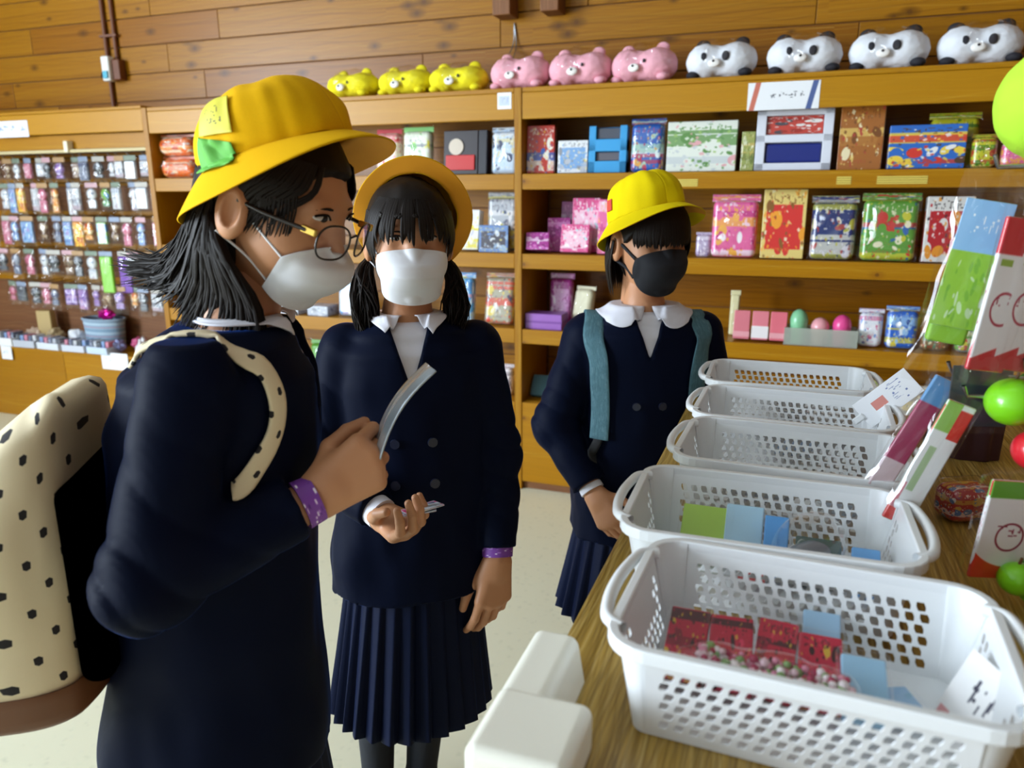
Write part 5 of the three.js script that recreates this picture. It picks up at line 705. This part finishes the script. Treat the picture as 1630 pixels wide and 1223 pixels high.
// ---- hair styles in head space
const R1 = rng(501), locks1 = [];
for (let i = 0; i < 640; i++) { const th = 80 + 200 * R1(), a = onHead(th, 0.03 - 0.03 * R1(), 0.011), out = 0.02 + 0.05 * R1(), s = Math.sin(rad(th)), c = Math.cos(rad(th)), back = Math.max(0, -c); const b = [s * 0.084 * (0.75 + 0.25 * R1()), -0.045, c * 0.092 - 0.018], e = [s * 0.075 * (0.7 + 0.4 * R1()), -0.10 - 0.03 * R1(), c * 0.085 - 0.022 - out * 0.6 * back], f = [s * 0.08 * (0.6 + 0.5 * R1()) , -0.128 - 0.03 * R1(), c * 0.09 - 0.03 - back * (0.03 + 0.075 * R1())]; if (th < 108 || th > 250) continue; locks1.push(lock([a, b, e, f], 0.0028 + 0.0022 * R1(), 0.0011, [s, 0, c], 9)); }
for (let i = 0; i < 520; i++) { const sd = i % 4 ? -1 : 1, k = R1() * (sd > 0 ? 0.25 : 1), a = [sd * (0.064 + 0.012 * R1()), 0.005 - 0.03 * R1(), -0.04 - 0.02 * k], b = [sd * (0.072 + 0.012 * R1()), -0.06, -0.045 + 0.045 * k], e = [sd * (0.062 + 0.016 * R1()), -0.105, -0.05 + 0.098 * k], f = [sd * (0.054 + 0.026 * R1()), -0.145 - 0.03 * R1(), -0.07 + 0.135 * k]; locks1.push(lock([a, b, e, f], 0.0026 + 0.0016 * R1(), 0.0011, [sd, 0, 0.2], 9)); }
for (let i = 0; i < 60; i++) { const sd = i % 2 ? 1 : -1, th = sd * (28 + 55 * R1()), a = onHead(th * 0.8, 0.075, 0.012), b = onHead(th, 0.045, 0.010), e = onHead(th + sd * 14, 0.018 + 0.012 * R1(), 0.007), f = onHead(th + sd * (22 + 10 * R1()), -0.005 - 0.02 * R1(), 0.006); locks1.push(lock([a, b, e, f], 0.0035 + 0.002 * R1(), 0.0014, [Math.sin(rad(th)), 0, Math.cos(rad(th))], 10)); }
for (let i = 0; i < 16; i++) { const th = -66 + 6 * R1() + i * 1.4, a = onHead(th, 0.055, 0.01), b = onHead(th + 3, 0.02, 0.008), e = onHead(th + 6 * R1(), -0.02 - 0.03 * R1(), 0.005); locks1.push(lock([a, b, e], 0.0016, 0.0008, [Math.sin(rad(th)), 0, Math.cos(rad(th))], 8)); }
const R2 = rng(502), locks2 = [];
for (let i = 0; i < 50; i++) { const th = -66 + 132 * (i + R2() * 0.7) / 50, gap = [9, 10, 17, 18, 19, 25, 26, 33, 34, 40].includes(i), l = gap ? 0.06 : 0.016 - 0.012 * R2() - (Math.abs(th) > 45 ? 0.03 : 0), a = onHead(th * 0.8, 0.085, 0.012), b = onHead(th * 0.92, 0.055, 0.014), e = onHead(th + 3 * (R2() - 0.5), lerp(0.055, l, 0.6), 0.0145), f = onHead(th + 7 * (R2() - 0.5), l, 0.011); locks2.push(lock([a, b, e, f], 0.0044 + 0.0025 * R2(), 0.0017, [Math.sin(rad(th)), 0, Math.cos(rad(th))], 10)); }
for (const s of [1, -1]) {
  for (let i = 0; i < 170; i++) { const a = [s * (0.066 + 0.008 * R2()), -0.03, -0.045 + 0.02 * R2()], r = () => (R2() - 0.5) * 0.052; locks2.push(lock([a, [s * 0.083 + r() * 0.6, -0.06, -0.02 + r()], [s * 0.086 + r(), -0.115, 0.012 + r()], [s * 0.074 + r(), -0.175 - 0.045 * R2(), 0.03 + r()]], 0.0036, 0.002, [s, 0, 0.4], 9)); }
  for (let i = 0; i < 14; i++) { const th = s * (62 + 16 * R2()), a = onHead(th, 0.06, 0.012), b = onHead(th, 0.02, 0.011), e = onHead(th + s * 4, -0.03 - 0.035 * R2(), 0.008); locks2.push(lock([a, b, e], 0.0035, 0.0015, [s, 0, 0.3], 8)); }
}
const R3 = rng(503), locks3 = [];
for (let i = 0; i < 64; i++) { const th = -46 + 122 * (i + R3() * 0.6) / 64, l = 0.012 - 0.010 * R3() - (th > 42 ? 0.04 : 0), a = onHead(th * 0.8, 0.085, 0.012), b = onHead(th * 0.92, 0.055, 0.015), e = onHead(th, lerp(0.055, l, 0.6), 0.015), f = onHead(th + 5 * (R3() - 0.5), l, 0.012); locks3.push(lock([a, b, e, f], 0.006, 0.002, [Math.sin(rad(th)), 0, Math.cos(rad(th))], 10)); }
for (let i = 0; i < 90; i++) { const th = 92 + 178 * R3(), a = onHead(th, 0.02 - 0.03 * R3(), 0.011), s = Math.sin(rad(th)), c = Math.cos(rad(th)), b = [s * 0.086, -0.05, c * 0.09 - 0.016], e = [s * 0.074, -0.105 - 0.02 * R3(), c * 0.078 - 0.014]; locks3.push(lock([a, b, e], 0.008, 0.0035, [s, 0, c], 8)); }

// ---- girl with glasses, in the foreground at the left
const patchMat = std({ roughness: 0.6, map: tile(96, 96, (g) => { g.fillStyle = '#d8cf3c'; g.fillRect(0, 0, 96, 96); glyphs(g, 30, 24, 22, 2, '#2c2a14', 71); glyphs(g, 26, 52, 18, 2, '#3c3a1c', 72); }) });
const g1 = person({
  base: [-0.69, -0.735], label: 'girl in glasses, white mask and yellow hat carrying a spotted rucksack', yaw: 122,
  head: { pos: [-0.596, 1.331, -0.793], yaw: 92, pitch: 20, roll: 0, scale: 1.0 }, gaze: 0.002,
  joints: { neck: [-0.647, 1.2, -0.762], shR: [-0.615, 1.15, -0.64], elR: [-0.632, 0.938, -0.556], wrR: [-0.527, 0.99, -0.693], shL: [-0.74, 1.14, -0.85], elL: [-0.755, 0.91, -0.875], wrL: [-0.765, 0.71, -0.845] },
  torso: [[0.5, 0.165, 0.155, -0.712, -0.72], [0.62, 0.155, 0.148, -0.706, -0.722], [0.78, 0.138, 0.133, -0.70, -0.728], [0.92, 0.128, 0.13, -0.694, -0.733], [1.06, 0.138, 0.128, -0.682, -0.742], [1.13, 0.14, 0.115, -0.672, -0.75], [1.17, 0.125, 0.092, -0.664, -0.755], [1.2, 0.082, 0.07, -0.654, -0.76], [1.225, 0.055, 0.052, -0.65, -0.762]], hem: 0.6, vneck: [1.06, 0.3],
  hips: [[-0.66, 0.76, -0.67], [-0.74, 0.76, -0.77]], legs: [[[-0.655, 0.72, -0.665], [-0.66, 0.4, -0.66], [-0.68, 0.07, -0.665], [-0.59, 0.03, -0.72]], [[-0.745, 0.72, -0.775], [-0.74, 0.4, -0.77], [-0.765, 0.07, -0.77], [-0.675, 0.03, -0.825]]], sockTop: 0.36,
  hands: { R: { dir: [0.70, 0.52, -0.48], palm: [-0.42, -0.12, -0.88], curl: [[0.95, 1.2, 0.8], [1.25, 1.35, 0.9], [1.35, 1.4, 0.9], [1.4, 1.4, 0.9]], spread: 0.03, thumb: [[0.6, 0.72, 0.4], [0.1, 0.9, 0.45], [-0.15, 0.9, 0.4]], scale: 1.0 }, L: { dir: [0.05, -0.95, 0.1], palm: [0.5, 0.0, 0.6], curl: [[0.5, 0.6, 0.4], [0.6, 0.6, 0.4], [0.6, 0.6, 0.4], [0.7, 0.6, 0.4]], scale: 0.9 } },
  skirt: { waist: [-0.70, -0.728], hemC: [-0.715, -0.722], y0: 0.78, y1: 0.36, w0: [0.125, 0.105], w1: [0.172, 0.155] },
  hair: { low: 0.085, earsOut: true, locks: locks1 }, collar: { wide: 0.026, end: 18 },
  mask: { mat: M.maskwhite, pleat: true, top: -0.014, sideTop: -0.034 }, hat: { at: [0, 0.062, -0.018], tilt: -36, roll: 2, seed: 3, h: 0.08, size: 1.0, mat: M.hat[0], drop: 0.036, front: -0.014, brim: 0.043, patches: [{ name: 'name_patch', label: 'yellow-green patch with black writing', th: [-116, -86], v: [0.56, 0.18], skew: 0.25, mat: patchMat }, { name: 'green_patch', label: 'crumpled green patch on the hat brim', th: [-124, -88], v: [0.16, -0.22], skew: 0.5, wavy: true, mat: plain('#5cae3e', 0.7) }] },
});
wristband(g1, 'R', 0.012, 0.029);
{ // glasses
  const g = g1.sub('glasses'), lensAt = (s) => [s * 0.0335, 0.001, 0.1], T = (q) => q.applyMatrix4(g1.HM);
  for (const s of [1, -1]) { const c = lensAt(s), rim = []; for (let i = 0; i < 28; i++) { const a = i / 28 * Math.PI * 2, k = 1 / Math.pow(Math.pow(Math.abs(Math.cos(a)), 2.6) + Math.pow(Math.abs(Math.sin(a)), 2.6), 1 / 2.6); rim.push(V3(c[0] + 0.025 * Math.cos(a) * k, c[1] - 0.004 + 0.0205 * Math.sin(a) * k, c[2] - Math.abs(c[0] + 0.025 * Math.cos(a)) * 0.28 + 0.008)); } mesh('rim', T(tube(rim, 0.0013, 56, 7, true)), M.frame, g);
    const sh = new THREE.Shape(); rim.forEach((p, i) => (i ? sh.lineTo(p.x, p.y) : sh.moveTo(p.x, p.y))); const lg = new THREE.ShapeGeometry(sh), p = lg.attributes.position; for (let i = 0; i < p.count; i++) p.setZ(i, c[2] - Math.abs(p.getX(i)) * 0.28 + 0.008); lg.computeVertexNormals(); mesh('lens', T(lg), M.film, g);
    mesh('hinge', T(RB(0.006, 0.009, 0.02, 0.002).translate(s * 0.0645, 0.008, 0.083)), M.gold, g); mesh('temple', T(tube([[s * 0.066, 0.008, 0.08], [s * 0.074, 0.009, 0.03], [s * 0.077, 0.012, -0.006]], 0.0027, 20, 7)), M.frame, g); }
  mesh('bridge', T(tube([[-0.009, 0.004, 0.105], [0, 0.008, 0.108], [0.009, 0.004, 0.105]], 0.0014, 10, 7)), M.frame, g);
}
// its rucksack
{
  const pk = thing('rucksack', 'cream rucksack with black spots and brown base on the glasses girl’s back', 'rucksack', [-0.86, 0, -0.6]), bk = g1.fwd.map((x) => -x), lf = g1.left, O = [-0.81, 0.95, -0.655];
  const loc = (u, y, w) => [O[0] + lf[0] * u + bk[0] * w + 0.86, y, O[2] + lf[2] * u + bk[2] * w + 0.6];   // u to the wearer's left, w away from the back
  const top = 1.145, bot = 0.735, form = (u, v, grow = 0) => { const a = u * Math.PI * 2, y = lerp(bot + 0.03, top, v), k = Math.pow(Math.max(0, 1 - Math.pow(clamp((v - 0.42) / 0.58), 2.6)), 0.5) * lerp(0.9, 1, smooth(0, 0.15, v)), cl = v > 0.9 ? Math.sqrt(Math.max(0, 1 - Math.pow((v - 0.9) / 0.1, 2))) : 1, bd0 = lerp(0.105, 0.06, v * v), A = 0.148 * lerp(1, k, 0.45) * cl + grow, Bd = bd0 * cl + grow, c = Math.cos(a), s = Math.sin(a), p = 2 / 4, U = A * Math.sign(s) * Math.pow(Math.abs(s), p), W = Bd * Math.sign(c) * Math.pow(Math.abs(c), p), wr = 1 + 0.04 * noise(c * 2, v * 5, s * 2) * cl, wd = -0.006 + bd0 + W * wr; return loc(U * wr, y - 0.85 * Math.max(0, wd) * v * v * v + 0.008 * noise(c * 2, v * 2, s * 2) * cl, wd); };
  const body = thick(sheet((u, v) => form(u, v), 80, 40, true), 0.003), uv = body.attributes.uv; for (let i = 0; i < uv.count; i++) uv.setXY(i, uv.getX(i) * 0.79, uv.getY(i) * 0.48); mesh('bag_body', body, M.dots, pk);
  mesh('leather_base', thick(sheet((u, v) => { const p = form(u, 0.03 * v, 0.006), c = loc(0, 0, 0.115), k = v < 0.7 ? Math.pow(v / 0.7, 0.5) : 1; return [lerp(c[0], p[0], k * 0.995), lerp(bot - 0.012, bot + 0.06, Math.pow(v, 2.2)), lerp(c[2], p[2], k * 0.995)]; }, 60, 14, true), 0.003), M.brown, pk);
  mesh('back_panel', RB(0.25, 0.25, 0.04, 0.018, 3).applyMatrix4(new THREE.Matrix4().makeBasis(V3(...lf), V3(0, 1, 0), V3(...bk)).setPosition(...loc(0, 0.91, -0.016))), M.black, pk);
  const W = (p) => [p[0] - g1.bxz[0], p[1], p[2] - g1.bxz[1]], back = (p) => [p[0] + g1.bxz[0] + 0.86, p[1], p[2] + g1.bxz[1] + 0.6];
  const strap = (pts, w, m, name, jf) => { const q = strapGeo(jf, pts.map(W), w, 0.006, [0, 1, 0], 48); q.translate(g1.bxz[0] + 0.86, 0, g1.bxz[1] + 0.6); return mesh(name, q, m, pk); };
  strap([[-0.735, 1.165, -0.655], [-0.69, 1.19, -0.655], [-0.645, 1.197, -0.66], [-0.602, 1.185, -0.672], [-0.57, 1.145, -0.69], [-0.562, 1.09, -0.69], [-0.575, 1.03, -0.66], [-0.6, 0.99, -0.63]], 0.023, M.dotstrap, 'shoulder_strap', g1.jacketField);
  strap([[-0.80, 1.155, -0.76], [-0.76, 1.18, -0.79], [-0.71, 1.18, -0.825], [-0.66, 1.13, -0.86], [-0.64, 1.06, -0.87], [-0.66, 0.99, -0.87]], 0.023, M.dotstrap, 'shoulder_strap', g1.jacketField);
}
// the shiny pack in her hand
{ const g = thing('shiny_pack', 'thin shiny silver and red pack held up by the glasses girl', 'pack', [-0.455, 1.045, -0.765], rad(41)); g.rotation.order = 'YXZ'; g.rotation.z = -0.62; const m = phy({ color: '#c9d6e2', roughness: 0.14, metalness: 0.55 }), bend = (v) => -0.016 * Math.sin(v * 2.8); mesh('foil', thick(sheet((u, v) => [bend(v) + 0.0015 * Math.sin(u * 8), -0.02 + v * 0.14, (u - 0.5) * 0.042], 10, 20), 0.0025), m, g); mesh('label', thick(sheet((u, v) => [bend(0.143 + v * 0.32) + 0.0022, v * 0.045, (u - 0.5) * 0.04], 6, 8), 0.0008), plain('#8a2a38', 0.3), g); }

// ---- girl in the middle, facing the camera
const g2 = person({
  base: [-0.69, -1.285], label: 'girl in a white mask facing the camera, yellow hat pushed back', yaw: 30, skin: M.skin,
  head: { pos: [-0.675, 1.262, -1.275], yaw: 33, pitch: 5, roll: -1, scale: 1.0 },
  joints: { neck: [-0.688, 1.125, -1.28], shR: [-0.79, 1.055, -1.225], elR: [-0.835, 0.84, -1.17], wrR: [-0.675, 0.79, -1.112], shL: [-0.578, 1.055, -1.345], elL: [-0.535, 0.84, -1.352], wrL: [-0.508, 0.66, -1.285] },
  torso: [[0.5, 0.17, 0.13, -0.69, -1.27], [0.62, 0.165, 0.125, -0.69, -1.272], [0.78, 0.15, 0.115, -0.69, -1.275], [0.9, 0.145, 0.11, -0.69, -1.28], [0.99, 0.15, 0.108, -0.69, -1.283], [1.055, 0.145, 0.1, -0.69, -1.284], [1.09, 0.118, 0.082, -0.69, -1.284], [1.12, 0.08, 0.064, -0.689, -1.282], [1.145, 0.054, 0.05, -0.688, -1.28]], hem: 0.575, vneck: [1.0, 0.32],
  hips: [[-0.755, 0.68, -1.235], [-0.625, 0.68, -1.315]], legs: [[[-0.755, 0.64, -1.23], [-0.765, 0.36, -1.215], [-0.775, 0.07, -1.225], [-0.735, 0.03, -1.135]], [[-0.63, 0.64, -1.3], [-0.665, 0.36, -1.28], [-0.695, 0.07, -1.275], [-0.655, 0.03, -1.185]]], sockTop: 0.34,
  hands: { R: { dir: [0.8, 0.05, 0.5], palm: [-0.1, 0.95, 0.1], curl: [[0.5, 0.7, 0.5], [0.55, 0.75, 0.5], [0.6, 0.8, 0.5], [0.65, 0.8, 0.5]], spread: 0.03, thumb: [[0.5, 0.6, 0.5], [0.1, 0.8, 0.5], [-0.2, 0.9, 0.3]], scale: 1.05 }, L: { dir: [-0.03, -0.95, 0.22], palm: [-0.55, 0.0, -0.5], curl: [[0.25, 0.35, 0.25], [0.35, 0.45, 0.3], [0.45, 0.5, 0.3], [0.5, 0.5, 0.3]], spread: 0.05, thumb: [[0.5, 0.75, 0.35], [0.25, 0.95, 0.2], [0.1, 0.97, 0.15]], scale: 1.06 } },
  skirt: { waist: [-0.69, -1.277], hemC: [-0.705, -1.265], y0: 0.72, y1: 0.282, w0: [0.115, 0.095], w1: [0.165, 0.145], pleats: 28 },
  hair: { low: 0.07, locks: locks2 }, collar: { wide: 0.03, end: 14 },
  mask: { mat: M.maskwhite, pleat: true, top: 0.0, wide: 0.003 }, hat: { at: [0.012, 0.036, -0.04], tilt: -66, roll: -4, seed: 8, h: 0.095, mat: M.hat[1], drop: -0.004, front: 0.0, brim: 0.03, size: 1.0 },
});
wristband(g2, 'L', 0.004, 0.0305);
{ const a = g2.arms[0], d = vnorm(vsub(a.wr, a.el)), q = new THREE.Quaternion().setFromUnitVectors(V3(0, 1, 0), V3(...d)); mesh('shirt_cuff', new THREE.CylinderGeometry(0.03, 0.03, 0.022, 28).applyQuaternion(q).translate(...vadd(a.wr, d, 0.004)), M.shirt, g2.root); }
{ const g = thing('small_packs', 'pair of small glossy cards in the middle girl’s palm', 'card', [-0.572, 0.822, -1.068], 0.5); g.rotation.order = 'YXZ'; g.rotation.x = -0.15; g.rotation.z = 0.12; mesh('card', RB(0.07, 0.003, 0.045, 0.001, 1), art(80, ['#aebccb', '#d84a6a', '#e9ecf0', '#3f5a78', '#f3d9de'], 'mix'), g); mesh('card', RB(0.065, 0.003, 0.042, 0.001, 1).rotateY(0.4).translate(0.012, 0.0045, 0.004), art(81, ['#c6ccd4', '#d83a72', '#f0f0f2', '#5a6a80'], 'bands'), g); }

// ---- girl with the black mask, beyond the table end
const g3 = person({
  base: [-0.318, -1.748], label: 'girl in a black mask and round white collar with teal straps', yaw: 22,
  head: { pos: [-0.31, 1.24, -1.742], yaw: 40, pitch: 8, roll: 3, scale: 1.03 },
  joints: { neck: [-0.318, 1.095, -1.748], shR: [-0.44, 1.025, -1.70], elR: [-0.505, 0.81, -1.655], wrR: [-0.40, 0.69, -1.60], shL: [-0.195, 1.025, -1.80], elL: [-0.135, 0.80, -1.82], wrL: [-0.12, 0.70, -1.745] },
  torso: [[0.46, 0.165, 0.125, -0.32, -1.745], [0.6, 0.158, 0.118, -0.32, -1.746], [0.76, 0.148, 0.11, -0.32, -1.748], [0.88, 0.146, 0.108, -0.32, -1.75], [0.965, 0.152, 0.106, -0.32, -1.75], [1.03, 0.146, 0.098, -0.319, -1.75], [1.065, 0.118, 0.08, -0.319, -1.749], [1.095, 0.08, 0.064, -0.318, -1.748], [1.12, 0.054, 0.05, -0.318, -1.748]], hem: 0.535, vneck: [0.985, 0.34],
  hips: [[-0.38, 0.64, -1.725], [-0.255, 0.64, -1.775]], legs: [[[-0.38, 0.6, -1.725], [-0.385, 0.34, -1.715], [-0.39, 0.07, -1.72], [-0.355, 0.03, -1.63]], [[-0.26, 0.6, -1.775], [-0.255, 0.34, -1.765], [-0.255, 0.07, -1.77], [-0.22, 0.03, -1.68]]], sockTop: 0.3,
  hands: { R: { dir: [0.55, -0.62, 0.35], palm: [0.3, -0.2, -0.9], curl: [[0.4, 0.5, 0.3], [0.5, 0.55, 0.35], [0.55, 0.6, 0.35], [0.6, 0.6, 0.35]], spread: 0.03, scale: 0.95 }, L: { dir: [0.2, -0.6, 0.6], palm: [-0.6, -0.3, 0], curl: [[0.4, 0.5, 0.3], [0.5, 0.55, 0.35], [0.55, 0.6, 0.35], [0.6, 0.6, 0.35]], scale: 0.9 } },
  skirt: { waist: [-0.32, -1.747], hemC: [-0.33, -1.742], y0: 0.66, y1: 0.325, w0: [0.12, 0.1], w1: [0.175, 0.15], pleats: 22 },
  hair: { low: 0.075, earsOut: true, locks: locks3 }, collar: { wide: 0.062, end: 10, round: true },
  mask: { mat: M.maskblack, top: 0.002, sideTop: -0.02, sideBot: -0.07, loop: 0.004 }, hat: { at: [0, 0.058, -0.018], tilt: -24, roll: 4, seed: 14, h: 0.09, mat: M.hat[2], drop: 0.036, front: -0.016, brim: 0.034, patches: [{ name: 'red_patch', label: 'small red mark on the hat band', th: [-100, -88], v: [0.12, 0.3], mat: plain('#c9402c', 0.7) }] },
});
{ // cuff watch and her rucksack with teal straps
  const a = g3.arms[0], d = vnorm(vsub(a.wr, a.el)), c = vadd(a.wr, d, 0.006), q = new THREE.Quaternion().setFromUnitVectors(V3(0, 1, 0), V3(...d)); mesh('shirt_cuff', new THREE.CylinderGeometry(0.029, 0.028, 0.014, 28).applyQuaternion(q).translate(...c), M.shirt, g3.root);
  const pk = thing('rucksack', 'rucksack with teal denim straps worn by the black-masked girl', 'rucksack', [-0.4, 0, -1.93]), bk = g3.fwd.map((x) => -x), lf = g3.left, loc = (u, y, w) => [-0.318 + lf[0] * u + bk[0] * w + 0.4, y, -1.748 + lf[2] * u + bk[2] * w + 1.93];
  mesh('bag_body', RB(0.25, 0.36, 0.11, 0.045, 4).applyMatrix4(new THREE.Matrix4().makeBasis(V3(...lf), V3(0, 1, 0), V3(...bk)).setPosition(...loc(0, 0.87, 0.175))), M.teal, pk);
  mesh('front_pocket', RB(0.19, 0.16, 0.04, 0.018, 3).applyMatrix4(new THREE.Matrix4().makeBasis(V3(...lf), V3(0, 1, 0), V3(...bk)).setPosition(...loc(0, 0.8, 0.24))), M.teal, pk);
  for (const s of [1, -1]) { const at = (u, y, w) => { const p = loc(u * s, y, w); return [p[0] - 0.4 + 0.318, p[1], p[2] - 1.93 + 1.748]; }; const up = strapGeo(g3.jacketField, [at(0.105, 1.03, 0.1), at(0.115, 1.06, 0.04), at(0.122, 1.06, -0.01), at(0.126, 1.01, -0.08), at(0.126, 0.95, -0.11), at(0.122, 0.86, -0.112), at(0.122, 0.8, -0.108)], 0.046, 0.006, [0, 1, 0], 44); mesh('shoulder_strap', up.translate(-0.318 + 0.4, 0, -1.748 + 1.93), M.teal, pk); const lo = strapGeo(g3.jacketField, [at(0.122, 0.81, -0.108), at(0.13, 0.74, -0.085), at(0.15, 0.71, -0.02), at(0.14, 0.72, 0.08)], 0.022, 0.005, [0, 1, 0], 24); mesh('webbing', lo.translate(-0.318 + 0.4, 0, -1.748 + 1.93), M.black, pk); }
}
// buttons on the blazers
for (const [fg, list] of [[g2, [[0.035, 0.9], [-0.035, 0.9], [0.036, 0.82], [-0.036, 0.82]]], [g3, [[0.03, 0.88], [-0.03, 0.88]]]]) for (const [u, y] of list) { let p = [fg.A.neck[0] + fg.left[0] * u + fg.fwd[0] * 0.11, y, fg.A.neck[2] + fg.left[2] * u + fg.fwd[2] * 0.11]; p = snap(fg.jacketField, p, 0.002); const n = grad(fg.jacketField, p), q = new THREE.Quaternion().setFromUnitVectors(V3(0, 1, 0), V3(...n)); mesh('button', new THREE.CylinderGeometry(0.009, 0.0095, 0.004, 20).applyQuaternion(q).translate(...p), plain('#1a2036', 0.3), fg.root); }
scene.traverse((o) => { if (o.isMesh) { o.castShadow = true; o.receiveShadow = true; } });
renderer.render(scene, camera);
